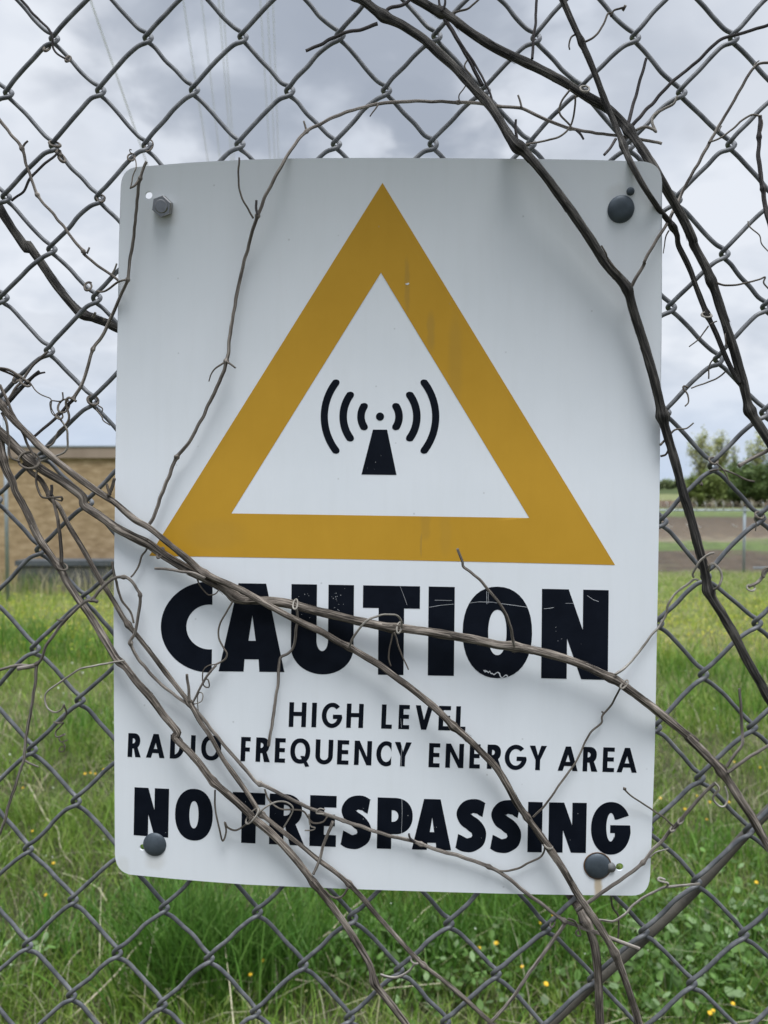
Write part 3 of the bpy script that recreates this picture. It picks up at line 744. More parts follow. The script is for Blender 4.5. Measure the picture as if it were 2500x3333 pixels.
outl = corner((395, 546), (393, 608), (452, 543)) + [(533,536),(620,529),(712,524),(800,520),(925,516),(1056,514.5),(1180,514),(1312,514),(1480,515),(1650,516.5),(1780,518),(1906,520)] + \
       corner((2153, 527), (2085, 525), (2155, 592)) + [(2155,850),(2154,1050),(2151,1270),(2149,1415),(2147,1600),(2143,1810),(2139,2025),(2135,2240),(2131,2450),(2125,2620),(2119,2784)] + \
       corner((2113, 2917), (2116, 2850), (2055, 2915)) + [(1957,2914),(1800,2912),(1650,2909),(1430,2903),(1210,2896),(1000,2888),(800,2879),(666,2869),(560,2860),(500,2854)] + \
       corner((377, 2845), (436, 2848), (374, 2780)) + [(373,2554),(371,2300),(370,2010),(372,1800),(375,1568),(378,1330),(382,1107),(387,800)]
holes = [circ(484, 635, 12), circ(2017, 2822, 12.5), circ(464, 2758, 10)]
sheet('panel', [outl] + holes, 0, M['panel'], sign, dxs=70, dys=22, thick=1.6)
# upper right hole not cut, a dark dome stands in; lower holes show grass
sheet('warning_triangle', [[(1245, 595), (2002, 1839), (1620, 1830), (1240, 1822), (860, 1815), (486, 1809)], [(1240, 887), (753, 1671), (1080, 1676), (1400, 1681), (1723, 1686)]], .15, M['yellow'], sign)
def arc(cx, cy, rx, ry, a0, a1, n=20): return [(cx + rx * math.cos(R(a0 + (a1-a0)*i/n)), cy + ry * math.sin(R(a0 + (a1-a0)*i/n))) for i in range(n + 1)]
sheet('antenna_symbol', [[scr('e', 808, 1168), scr('e', 898, 1168), scr('e', 958, 1456), scr('e', 735, 1453)]], .15, M['black'], sign)
cx, cy = scr('e', 853, 1085)
sheet('antenna_tip', [circ(cx, cy, 13.3)], .15, M['black'], sign)
for (rr, hw, an) in ((121, 24, 34), (234, 24, 36.5), (354, 23, 38)):
    rr /= 1.952; hw /= 1.952
    for s in (0, 180):
        ln = arc(cx, cy, rr + hw, rr + hw, s - an, s + an, 24)
        def cap(a, d):
            ex, ey = cx + rr * math.cos(R(a)), cy + rr * math.sin(R(a))
            return [(ex + hw * .98 * math.cos(R(a + d * b)), ey + hw * .8 * math.sin(R(a + d * b))) for b in range(25, 180, 26)]
        ln += cap(s + an, 1) + arc(cx, cy, rr - hw, rr - hw, s + an, s - an, 24) + [p for p in cap(s - an, -1)[::-1]]
        sheet('radio_wave', [ln], .15, M['black'], sign)

# ---- lettering: outlines built in photo pixels
def g_I(w, h, s, t): return [[(0,0),(w,0),(w,h),(0,h)]]
def g_L(w, h, s, t): return [[(0,0),(w,0),(w,t),(s,t),(s,h),(0,h)]]
def g_E(w, h, s, t):
    m0 = h*.5 - t*.42; m1 = m0 + t
    return [[(0,0),(w,0),(w,t),(s,t),(s,m0),(w*.95,m0),(w*.95,m1),(s,m1),(s,h-t),(w,h-t),(w,h),(0,h)]]
def g_F(w, h, s, t):
    m0 = h*.48 - t*.45; m1 = m0 + t
    return [[(0,0),(s,0),(s,m0),(w*.95,m0),(w*.95,m1),(s,m1),(s,h-t),(w,h-t),(w,h),(0,h)]]
def g_T(w, h, s, t): return [[(w/2-s/2,0),(w/2+s/2,0),(w/2+s/2,h-t),(w,h-t),(w,h),(0,h),(0,h-t),(w/2-s/2,h-t)]]
def g_H(w, h, s, t):
    m0 = h*.53 - t/2; m1 = m0 + t
    return [[(0,0),(s,0),(s,m0),(w-s,m0),(w-s,0),(w,0),(w,h),(w-s,h),(w-s,m1),(s,m1),(s,h),(0,h)]]
def g_N(w, h, s, t):
    if s > .3 * w: b, a = .6*w, .45*h
    else: b, a = w - s*1.05, .66*h
    return [[(0,0),(s,0),(s,a),(b,0),(w,0),(w,h),(w-s,h),(w-s,h-a),(w-b,h),(0,h)]]
def g_A(w, h, s, t):
    bold = s > .3 * w
    l, c, n, y1 = (.38*w, .21*w, .14*h, .35*h) if bold else (s*1.08, s*.55, .2*h, .2*h + t)
    k = (w/2 - c) / h
    if bold: hole = [(.505*w,.64*h),(.45*w,y1),(.56*w,y1)]; k2 = .07
    else: k2 = k; hole = [(w/2, (w/2 - l)/k), (l + y1*k, y1), (w - l - y1*k, y1)]
    return [[(0,0),(l,0),(l+n*k2,n),(w-l-n*k2,n),(w-l,0),(w,0),(w/2+c,h),(w/2-c,h)], hole]
def g_V(w, h, s, t):
    c, l = s*.55, s*1.08; k = (w/2 - c)/h
    return [[(w/2-c,0),(w/2+c,0),(w,h),(w-l,h),(w/2,h-(w/2-l)/k),(l,h),(0,h)]]
def g_Y(w, h, s, t):
    l = s*1.2
    return [[(w/2-s/2,0),(w/2+s/2,0),(w/2+s/2,.42*h),(w,h),(w-l,h),(w/2,.6*h),(l,h),(0,h),(w/2-s/2,.42*h)]]
def ell(cx, cy, rx, ry, a0=0, a1=360, n=40, p=2.2):
    out = []
    for i in range(n if a1 - a0 == 360 else n + 1):
        a = R(a0 + (a1 - a0) * i / n); c, s = math.cos(a), math.sin(a)
        out.append((cx + rx * math.copysign(abs(c)**(2/p), c), cy + ry * math.copysign(abs(s)**(2/p), s)))
    return out
def g_O(w, h, s, t): return [ell(w/2,h/2,w/2,h/2), ell(w/2,h/2,w/2-s,h/2-t)]
def g_Q(w, h, s, t): return g_O(w, h, s, t)
def g_U(w, h, s, t):
    ro = .30*h if s > .3*w else w*.5
    ri = .12*h if s > .3*w else w*.5 - s
    yb = .26*h if s > .3*w else t
    return [[(0,h)] + [(x, y) for x, y in ell(w/2, ro, w/2, ro, 180, 360, 24, 2)] + [(w,h),(w-s,h)] + ell(w/2, yb+ri, w/2-s, ri, 360, 180, 20, 2) + [(s,h)]]
def g_C(w, h, s, t):
    cx = .95*w if s > .35*w else .66*w
    ri, rj = cx - s, h/2 - t
    a0 = math.degrees(math.acos((w - cx)/cx)); b0 = math.degrees(math.acos(min(.99, (w - cx)/ri)))
    return [ell(cx, h/2, cx, h/2, a0, 360-a0, 40, 2.0) + ell(cx, h/2, ri, rj, 360-b0, b0, 36, 2.0)]
def g_G(w, h, s, t):
    if s > .3*w:
        return [ell(.51*w, .5*h, .51*w, .5*h, 28, 352, 44, 2.1) + [(w,.56*h),(.49*w,.56*h),(.49*w,.41*h),(.61*w,.41*h),(.61*w,.31*h)] + ell(.505*w, .52*h, .115*w, .27*h, 322, 32, 30, 2.0) + [(.665*w,.665*h)]]
    rx = .52*w
    return [ell(rx, .5*h, rx, .5*h, 44, 350, 44, 2.0) + [(w*1.0,.53*h),(.56*w,.53*h),(.56*w,.53*h-t),(w-s*1.15,.53*h-t)] + ell(rx, .5*h, rx-s, .5*h-t, 335, 46, 36, 2.0)]
def g_D(w, h, s, t):
    xb = w*.3
    return [[(0,0),(xb,0)] + ell(xb,h/2,w-xb,h/2,-90,90,28,2)[1:-1] + [(xb,h),(0,h)], [(s,t),(xb,t)] + ell(xb,h/2,w-xb-s,h/2-t,-90,90,24,2)[1:-1] + [(xb,h-t),(s,h-t)]]
def g_P(w, h, s, t):
    p0 = .29*h; xb = w*.5; m = (p0+h)/2; ry = (h-p0)/2
    return [[(0,0),(s,0),(s,p0),(xb,p0)] + ell(xb,m,w-xb,ry,-90,90,24,2.2)[1:-1] + [(xb,h),(0,h)],
            [(s,m-ry*.32),(s+.04*w,m-ry*.32)] + ell(s+.04*w,m,w*.15,ry*.32,-90,90,14,2)[1:-1] + [(s+.04*w,m+ry*.32),(s,m+ry*.32)]]
def g_R(w, h, s, t):
    bold = s > .3*w
    if bold:
        xb, p0, wb = w*.45, .36*h, .92*w
        m = (p0+h)/2; ry = (h-p0)/2
        return [[(0,0),(s,0),(s,p0+.0*h),(.45*w,p0),(w-.41*w,0),(w,0),(.74*w,.41*h)] + ell(xb,m,wb-xb,ry,-48,90,22,2.2)[:-1] + [(xb,h),(0,h)],
                [(s,m-ry*.34),(s+.02*w,m-ry*.34)] + ell(s+.02*w,m,w*.17,ry*.34,-90,90,12,2)[1:-1] + [(s+.02*w,m+ry*.34),(s,m+ry*.34)]]
    p0 = .40*h; xb = w*.45; m = (p0+h)/2; ry = (h-p0)/2; wb = w*.95
    return [[(0,0),(s,0),(s,p0),(.42*w,p0),(w-s*1.25,0),(w,0),(.70*w,p0+.035*h)] + ell(xb,m,wb-xb,ry,-55,90,22,2)[:-1] + [(xb,h),(0,h)],
            [(s,p0+t),(xb,p0+t)] + ell(xb,m,wb-xb-s,ry-t,-90,90,16,2)[1:-1] + [(xb,h-t),(s,h-t)]]
def g_S(w, h, s, t):
    sp = [(.90,.795),(.72,.855),(.50,.865),(.30,.80),(.245,.70),(.33,.61),(.52,.53),(.70,.44),(.765,.315),(.69,.20),(.50,.135),(.28,.135),(.04,.21)]
    C = [np.array((x*w, y*h)) for x, y in sp]; C = [np.array(c) for c in catmull(C, 5)]
    n = len(C); Lf, Rt = [], []
    for i, c in enumerate(C):
        d = C[min(i+1, n-1)] - C[max(i-1, 0)]; d = d / np.linalg.norm(d); nn = np.array((-d[1], d[0]))
        u = abs(i/(n-1) - .5) * 2; ht = h * (.142 - .012 * u) * (1.0 + .02 * math.cos(i))
        if i in (0, n-1): nn = np.array((.18, 1.0)) * (-1 if i == 0 else 1) * np.sign(1) ; nn = nn / np.linalg.norm(nn) * (1 if (nn @ np.array((-d[1], d[0]))) > 0 else -1)
        Lf.append(tuple(c + nn * ht)); Rt.append(tuple(c - nn * ht))
    return [Lf + Rt[::-1]]
def interp(tab): 
    xs, ys = zip(*tab); 
    def f(x):
        if x <= xs[0]: return ys[0] + (x - xs[0]) * (ys[1]-ys[0])/(xs[1]-xs[0])
        if x >= xs[-1]: return ys[-1] + (x - xs[-1]) * (ys[-1]-ys[-2])/(xs[-1]-xs[-2])
        return float(np.interp(x, xs, ys))
    return f
def letters(items, top, bot, s, t, name='letter', over=3.0):
    top, bot = interp(top), interp(bot)
    for ch, x0, x1 in items:
        w = x1 - x0; xm = (x0 + x1) / 2; h = bot(xm) - top(xm)
        ss = w if ch == 'I' else s
        lps = globals()['g_' + ch](w, h, ss, t)
        ov = over if ch in 'OCGSQU' else 0
        out = []
        for lp in lps:
            L2 = []
            for x, y in lp:
                px = x0 + x; k = y / h
                yy = bot(px) + (top(px) - bot(px)) * k
                yy += -ov * (k - .5) * 2 if ch != 'U' else (ov * (1 - k))
                sk = -(x - w/2) * 0 + (k - .5) * 3.0
                L2.append((px + sk, yy))
            if len(lp) > 2: out.append(L2)
        sheet(name, out, .15, M['black'], sign, dxs=4000, dys=4000)
        if ch == 'Q':
            b_ = bot(xm); tl = [(x0 + .50*w, b_ - .30*h), (x0 + .68*w, b_ - .30*h), (x0 + .95*w, b_ + .13*h), (x0 + .75*w, b_ + .15*h)]
            sheet('letter_tail', [tl], .2, M['black'], sign, dxs=4000, dys=4000)
letters([('C',523.6,690.6),('A',713,927),('U',947.5,1151),('T',1180.6,1366),('I',1394,1479),('O',1506,1732),('N',1763,1980)],
        [(690,1897),(950,1901),(1400,1909),(1980,1921)], [(713,2185),(927,2187.5),(1180,2195),(1480,2200),(1980,2213)], 83, 73, over=4)
letters([('H',941,997),('I',1015,1030.5),('G',1047.5,1112.5),('H',1128,1183),('L',1242,1276.5),('E',1298,1333),('V',1352,1409),('E',1428,1467),('L',1484,1516)],
        [(950,2285.5),(1500,2299)], [(950,2366),(1180,2369.5),(1500,2378.5)], 15.2, 13.5, over=1.5)
letters([('R',416.5,459.5),('A',476.5,537),('D',554,599.5),('I',621,636),('O',655,720),('F',784,815),('R',833,880),('E',895,929),('Q',945,1010),('U',1027,1084),('E',1098,1135.5),('N',1153.5,1210),('C',1225,1274),('Y',1284,1339),('E',1396,1432),('N',1450.6,1509.5),('E',1528.5,1563),('R',1586,1634),('G',1643,1712.5),('Y',1723,1779),('A',1816.5,1881.5),('R',1897.5,1946),('E',1962.5,2000),('A',2008.6,2074)],
        [(430,2386.4),(910,2402.5),(1430,2419.5),(2050,2434.5)], [(430,2464),(910,2482),(1410,2497.5),(2050,2514.5)], 15.2, 13.5, over=1.5)
letters([('N',436.5,549),('O',570,692.6),('T',757,862.5),('R',877,992),('E',1008.5,1094.5),('S',1110,1210),('P',1228,1343),('A',1342,1470),('S',1484,1584),('S',1596.6,1698.6),('I',1718,1765),('N',1786,1908.6),('G',1924,2051)],
        [(450,2563),(810,2580),(1050,2589.5),(1400,2601),(1740,2610.5),(1850,2612.6),(2050,2615)], [(500,2722.7),(800,2744),(1050,2755),(1250,2762.5),(1400,2766),(1740,2774),(1870,2775.5),(2050,2779)], 46.5, 38, over=4)
# worn white specks and scratches on the black lettering
def fleck(x, y, r): 
    return [(x + r * random.uniform(.5, 1.2) * math.cos(a), y + r * random.uniform(.5, 1.2) * math.sin(a)) for a in (0, 1.2, 2.4, 3.7, 5.0)]
def flecks(name, L, off=.25):
    q = MB()
    for lp in L:
        V = [at(x, y, sign_off(y) + off) - SO for x, y in lp]; q.add(V, [tuple(range(len(lp)))[::-1]])
    q.build(name, M['scratch'], sign, False)
L = []
for i in range(40):
    x, y = (random.gauss(1090, 22), random.uniform(1912, 2010)) if i < 24 else (random.gauss(985, 20), random.uniform(1920, 2040))
    L.append(fleck(x, y, random.uniform(.6, 1.4)))
for i in range(5): L.append(fleck(random.uniform(1780, 1900), random.uniform(2040, 2100), random.uniform(.6, 1.4)))
for i in range(4): L.append(fleck(random.uniform(1185, 1250), random.uniform(1480, 1535), random.uniform(.6, 1.6)))
for i in range(20): L.append(fleck(random.uniform(450, 1950), random.uniform(2590, 2740), random.uniform(.6, 1.3)))
L.append([(1318,924),(1330,920),(1333,924),(1326,928)])
flecks('paint_chips', L)
def scratch(pts, w):
    out = []
    for (x0, y0), (x1, y1) in zip(pts[:-1], pts[1:]):
        d = np.array((x1-x0, y1-y0), float); l = np.linalg.norm(d) + 1e-6; n_ = np.array((-d[1], d[0]))/l * w * .5 * random.uniform(.6, 1.2)
        out.append([(x0+n_[0], y0+n_[1]), (x1+n_[0], y1+n_[1]), (x1-n_[0], y1-n_[1]), (x0-n_[0], y0-n_[1])])
    return out
L = []
z = lambda x, y: (1500 + x / 2.552, 1850 + y / 2.552)
zig = [z(190,845),z(205,862),z(200,848),z(222,858),z(228,868),z(240,852),z(250,874),z(262,872),z(275,884),z(290,872),z(305,862),z(320,870),z(328,895),z(340,912),z(355,900),z(372,885),z(386,890),z(390,910)]
SC = [scratch(zig, 3.6)]
SC += [scratch([z(70,288),z(150,278),z(260,280),z(330,292),z(430,305),z(550,322)], 1.0), scratch([z(215,190),z(217,298)], 1.1), scratch([z(228,170),z(231,290)], .8)]
SC += [scratch([z(690,335),z(730,332),z(772,325)], 1.3), scratch([z(1050,225),z(1100,260),z(1145,275)], 1.3), scratch([z(870,290),z(938,290)], .8)]
h_ = lambda x, y: scr('h', x, y)
SC += [scratch([h_(980,600),h_(1000,650),h_(1025,720)], .8), scratch([h_(1165,735),h_(1240,722),h_(1320,715)], 1.0), scratch([h_(1200,690),h_(1310,692)], .6)]
SC += [scratch([scr('k',990,60),scr('k',988,190)], .9), scratch([scr('k',992,385),scr('k',994,480),scr('k',990,590),scr('k',990,700)], .7), scratch([h_(985,1440),h_(990,1500)], .8)]
for one in SC: flecks('scratch', one, .28)
# bolts
def frame(cx, cy):
    p = at(cx, cy, sign_off(cy)); X = (at(cx + 8, cy, sign_off(cy)) - p).normalized(); Z = (at(cx, cy - 8, sign_off(cy - 8)) - p).normalized()
    Z = (Z - X * Z.dot(X)).normalized(); Nn = X.cross(Z)
    if Nn.dot(CAM - p) < 0: Nn = -Nn
    return p, X, Z, Nn
def dome(cx, cy, r_px, hmm, name='bolt', lb=None):
    so = sign_off(cy); r = mm(r_px, cx, cy, so); c, X, Z, FN = frame(cx, cy)
    V, fcs, n = [], [], 36
    prof = [(1.0, .0), (1.0, .14), (.97, .26), (.88, .52), (.7, .76), (.45, .92), (.2, .985)]
    for rr, zz in prof:
        for k in range(n):
            a = 2*math.pi*k/n; V.append(c + (X*math.cos(a) + Z*math.sin(a)) * r * rr + FN * (zz * hmm * .001 + .0001) - SO)
    V.append(c + FN * hmm * .001 - SO)
    for i in range(len(prof) - 1):
        for k in range(n): fcs.append((i*n+k, i*n+(k+1)%n, (i+1)*n+(k+1)%n, (i+1)*n+k))
    e_ = len(V) - 1; b_ = (len(prof)-1)*n
    fcs += [(b_+k, b_+(k+1)%n, e_) for k in range(n)]
    o = obj(name, V, fcs, M['bolt'], sign, True)
    return o
for (cx_, cy_, r_, lb) in ((2021, 681, 43, None), (504, 2748, 38.5, None), (1945, 2818, 41.5, 'round bolt head with a rusty rim')):
    o = dome(cx_, cy_, r_, 2.7)
    if lb: o['label'] = lb
    if lb:
        q = MB(); so = sign_off(cy_); c = at(cx_, cy_, so + .35); rr = mm(43.2, cx_, cy_, so)
        X = Vector((math.cos(FA), -math.sin(FA), 0))
        q.tube([c + (X*math.cos(a) + Vector((0,0,1))*math.sin(a)) * rr - SO for a in np.linspace(0, 2*math.pi, 40)], .00035, 6, rough=.5); q.build('rust_rim', M['rust'], o)
dome(2052, 623, 13, 1.6, 'hole_dome')  # dark dome added in place of the dark upper right hole
# washer edge peeping out beside the lower right bolt
q = MB(); c = at(1988, 2821, sign_off(2821)); q.tube([c - SO, c + FN * .0018 - SO], mm(15, 1988, 2821, 7), 20)
q.build('washer', M['bolt_edge'], sign)
# hex bolt, upper left
so = sign_off(675); c, X, Z, HN = frame(533, 673)
r = mm(34, 533, 675, so)
bm = bmesh.new()
rings = []
for (dep, k) in ((.0002, 1.0), (.0042, 1.0), (.0048, .93)):
    rings.append([bm.verts.new(c + (X*math.cos(R(60*i+18)) + Z*math.sin(R(60*i+18)))*r*k + HN*dep - SO) for i in range(6)])
for a, b_ in zip(rings[:-1], rings[1:]):
    for i in range(6): bm.faces.new((a[i], a[(i+1)%6], b_[(i+1)%6], b_[i]))
bm.faces.new(rings[-1])
me = bpy.data.meshes.new('bolt'); bm.normal_update(); bmesh.ops.recalc_face_normals(bm, faces=bm.faces[:]); bm.to_mesh(me); bm.free(); me.materials.append(M['steel'])
hb = bpy.data.objects.new('bolt', me); COL.objects.link(hb); hb.parent = sign; hb['label'] = 'shiny hexagonal bolt in the upper left corner'
q = MB(); q.tube([c + HN * .0045 - SO, c + HN * .0053 - SO, c + HN * .0055 - SO], [r * .62, r * .62, r * .56], 24); q.build('bolt_end', M['steel'], hb, False)

# ------------------------------------------------------------------ vines
def trace(segs):
    P = []
    for tl, txt in segs:
        for tok in txt.split():
            a = [float(x) for x in tok.split(',')]
            x, y = scr(tl, a[0], a[1]); P.append([x, y, a[2] if len(a) > 2 else None])
    # fill offsets by interpolation along the length
    d = [0.0]
    for p, q_ in zip(P[:-1], P[1:]): d.append(d[-1] + math.hypot(q_[0]-p[0], q_[1]-p[1]))
    kn = [(dd, p[2]) for dd, p in zip(d, P) if p[2] is not None] or [(0, 14)]
    for dd, p in zip(d, P):
        if p[2] is None: p[2] = float(np.interp(dd, [k[0] for k in kn], [k[1] for k in kn]))
    return P
VS = 0
def strand(q, segs, r, rough=.12, n=None, knots=(), taper=None, flakes=0, extend=False):
    """one stem / tendril into the mesh builder q; r in photo pixels"""
    global VS; VS += 1
    if r > 9: r *= .93; taper = taper and taper * .93
    P = trace(segs); big = r > 7
    if extend:      # the plant goes on beyond the photo's edges
        for end in (0, -1):
            p, q_ = P[end], P[1 if end == 0 else -2]
            if p[0] < 0 or p[0] > 2500 or p[1] < 0 or p[1] > 3333:
                d = np.array((p[0]-q_[0], p[1]-q_[1])); d = d / (np.linalg.norm(d) + 1e-6); b_ = .22 * math.sin(VS * 2.3)
                new = []
                for k in range(1, 7):
                    d = d + np.array((-d[1], d[0])) * b_ * .35 + np.array((0, .03)); d /= np.linalg.norm(d)
                    last = new[-1] if new else p
                    new.append([last[0] + d[0] * 170, last[1] + d[1] * 170, p[2]])
                P = new[::-1] + P if end == 0 else P + new
    C = catmull(P, lambda a, b: max(2, int(np.linalg.norm((b - a)[:2]) / (5 if big else 4))))
    m = len(C); r1 = r if taper is None else taper
    pts = [at(*c) for c in C]; rad = []
    for i, c in enumerate(C):
        rp = r + (r1 - r) * i / (m - 1)
        for (tl, kx, ky, kr) in knots:
            x, y = scr(tl, kx, ky); dd = math.hypot(c[0]-x, c[1]-y)
            rp *= 1 + kr * math.exp(-(dd / (r * 1.3)) ** 2)
        rad.append(mm(rp, *c))
    if not big:  # small wander so thin shoots are not ruler-smooth
        for i in range(m):
            pts[i] = pts[i] + Vector((noise.noise((i*.11, VS*3.1, 0)), 0, noise.noise((i*.11, VS*3.1, 9)))) * .0006
    q.tube(pts, rad, n or (14 if big else 8), rough=rough, seed=VS * 1.7)
    if flakes:
        rs = random.Random(VS)
        for _ in range(int(flakes * m / 10)):
            i = rs.randrange(2, max(3, m - 14)); ln = rs.randrange(5, 13); j = min(m - 1, i + ln)
            a = rs.uniform(0, 2*math.pi); Vv = []; k0 = rs.uniform(.12, .3); lift = rs.uniform(.03, .35); fl_ = rs.random() < .5
            idx = list(range(i, j + 1)); 
            if fl_: idx = idx[::-1]
            for t_, ii in enumerate(idx):
                tn = (pts[min(ii+1, m-1)] - pts[max(ii-1, 0)]).normalized(); u = tn.cross(FN).normalized(); w = tn.cross(u)
                f = t_ / max(1, len(idx) - 1); lf = 1.02 + lift * f ** 2
                wd = k0 * (1 - .75 * f) 
                for sg in (-1, 1):
                    aa = a + sg * wd; Vv.append(pts[ii] + (u*math.cos(aa) + w*math.sin(aa)) * rad[ii] * lf)
            kq = len(idx); q.add(Vv, [(2*t_, 2*t_+1, 2*t_+3, 2*t_+2) for t_ in range(kq - 1)], [((v_ % 2) * .1 + a, (v_ // 2) * .02) for v_ in range(2 * kq)])
    return C
def vine(label, matk, r, segs, knots=(), flakes=0, rough=.19, taper=None, kids=(), n=None):
    q = MB(); strand(q, segs, r, rough if r > 7 else .13, n, knots, taper, flakes * 1.5, r > 7)
    o = q.build('vine', M[matk]); tag(o, label, 'vine', 'dead vines on the fence')
    for kd in kids:
        nm, mk, rr, sg = kd[:4]; tp = kd[4] if len(kd) > 4 else rr * .7
        q = MB()
        for one in (sg if isinstance(sg[0], list) else [sg]):
            strand(q, one, rr, .10, None, (), tp)
        q.build(nm, M[mk], o)
    return o
def ring(tl, x, y, rx, ry, off, rot=0, turns=1.6, a0=0):
    P = []
    for i in range(int(14 * turns) + 1):
        a = a0 + 2*math.pi*i/14; k = 1 + .06 * i / 14
        u, v = rx*k*math.cos(a), ry*k*math.sin(a)
        P.append('%.1f,%.1f,%.1f' % (x + u*math.cos(rot) - v*math.sin(rot), y + u*math.sin(rot) + v*math.cos(rot), off + 3.0*math.sin(a)))
    return [(tl, ' '.join(P))]

vine('thick dark vine curving from the top centre down over the sign to its right edge', 'bark_dark', 15.5,
     [('b', '640,-60,14 690,-25 740,0,14 870,100 1000,165 1130,250,16 1240,350 1350,450,20 1460,570 1560,680,32'), ('c', '40,900,46 110,965 210,1080,46 310,1210 420,1360,38 510,1490'), ('f', '600,68,31 660,150 760,265,27 800,400 850,560,21 900,720 950,900,18 985,1060,15 1010,1170 1050,1310,12 1090,1450'), ('i', '1130,38,12 1150,100 1210,320 1260,520,12 1290,650 1380,800 1470,960,14 1560,1130 1640,1270 1720,1400,16')],
     knots=[('b',870,115,.35),('c',70,940,.45),('f',985,1080,.55),('i',1280,630,.45),('f',770,275,.25)], flakes=1.1,
     kids=[('side_shoot', 'bark_thin_dark', 6, [('b', '840,150,14 740,185 610,215,12 480,280 380,322,12')], 5),
           ('side_shoot', 'bark_thin_dark', 6, [('b', '900,95,16 895,68 930,45 1000,30 1050,-6,14')], 5),
           ('stub', 'bark_thin_dark', 4.5, [('c', '65,900,42 57,840 60,760,44')], 4),
           ('side_shoot', 'bark_thin', 5.5, [('f', '780,272,28 870,120,29'), ('c', '880,1650,31 980,1480,30 1040,1380,18 1090,1270,10 1160,1140 1290,900,9 1420,680 1530,480,10 1570,430 1610,405 1690,395')], 4.5),
           ('tendril', 'tendril_pale', 3.4, [('c', '1530,480,10 1565,430 1580,400 1605,383')], 2),
           ('tendril', 'tendril_pale', 4, [('i', '1280,500,16 1290,470,20 1315,455 1350,490,22 1365,550 1345,605,22 1310,625,14')], 4),
           ('tendril', 'tendril_pale', 3.5, [('i', '1185,545,14 1178,520 1205,475,18 1255,415 1290,395 1318,390,20')], 4),
           ('tendril', 'tendril', 4, [('f', '975,1265,14 1010,1230,10 1060,1175 1095,1165,10 1140,1160 1185,1125,12')], 2.5),
           ('tendril', 'tendril', 3.5, [('f', '975,1337,8 1010,1325,9 1025,1300,10 1035,1275,11')], 3),
           ('tendril', 'tendril', 2.8, [('c', '600,1560,40 630,1610,40'), ('f', '640,80,37 690,145,35 725,185,32')], 2),
           ('tendril', 'tendril_pale', 4.2, [('i', '690,1162,24 760,1110,18 830,1030,14 900,940,12 970,850,11 1010,780,11 1030,710 1080,640,11 1150,590 1190,560,13 1215,560')], 3.5)])
vine('dark vine slanting from the top right of centre past the sign corner to the right', 'bark_dark', 15,
     [('b', '980,-70,10 1080,-8,10 1200,60 1300,110,12 1420,200 1560,290,14'), ('c', '0,342,14 100,388 250,460,14 400,545 520,620,14 640,690 760,810,16 860,950,26 960,1110,30 1050,1270,22 1120,1390,18 1180,1520'), ('f', '1190,0,14 1260,130 1310,250,14 1370,430 1430,620,14 1480,790 1510,900 1540,1040,12 1600,1140 1670,1250 1740,1350,14')],
     knots=[('f',1545,1045,.55),('f',1310,220,.3),('c',780,830,.5),('b',1240,85,.35)], flakes=1.0,
     kids=[('side_shoot', 'bark_thin_dark', 4.6, [('c', '160,378,16 168,270,15 180,150,15 186,-15,14')], 4.2),
           ('side_shoot', 'bark_thin_dark', 6.2, [('c', '765,815,18 800,680,14 850,500,13 887,368,13')], 4.5),
           ('side_shoot', 'bark_thin_dark', 5.8, [('c', '772,822,18 930,650,13 1050,520,12 1200,400 1350,255,12 1480,215,13 1670,155,13')], 5),
           ('tendril', 'tendril_pale', 4.6, [('c', '815,828,15 880,808 930,820,15 945,835 925,785 935,730,13 1000,690,11 1060,660,11 1085,610,11')], 4),
           ('tendril', 'tendril', 3.4, [('c', '400,570,18 345,650,16 338,720 400,797,12')], 3),
           ('tendril', 'tendril', 3.4, [('c', '435,605,20 430,700 405,797,14 350,860 250,893,15 110,922,30')], 3.2),
           ('tendril', 'tendril_pale', 3.5, ring('c', 495, 565, 28, 18, 24, .2, 1.4)),
           ('side_shoot', 'bark_thin_dark', 7, [('b', '1262,120,12 1330,225 1400,345,12 1450,440 1505,545,12')], 6),
           ('side_shoot', 'bark_thin_dark', 4, [('b', '1285,140,13 1335,235 1440,380,13 1500,490 1555,595 1570,672,14')], 3.5),
           ('stub', 'bark_thin_dark', 5, [('b', '1240,75,13 1228,30 1225,-10,13')]),
           ('stub', 'bark_thin_dark', 5, [('b', '1245,75,15 1265,30 1268,-10,15')]),
           ('tendril', 'tendril', 3.6, [('b', '1310,85,12 1400,60 1440,30 1485,-8,12')], 3.4),
           ('tendril', 'tendril', 2.6, [('b', '1425,358,12 1390,420 1432,490 1390,560 1356,610 1360,655')], 2),
           ('tendril', 'tendril', 3.6, [('f', '1330,235,16 1400,252 1500,240 1600,215 1640,196 1632,232 1665,275,18')], 2.6),
           ('tendril', 'tendril_pale', 2.4, [('c', '1532,1405,11 1540,1440 1600,1490 1620,1550 1665,1600,11')], 2),
           ('tendril', 'tendril', 2.4, [('f', '1395,640,16 1385,560,18 1390,640')], 1.5)])
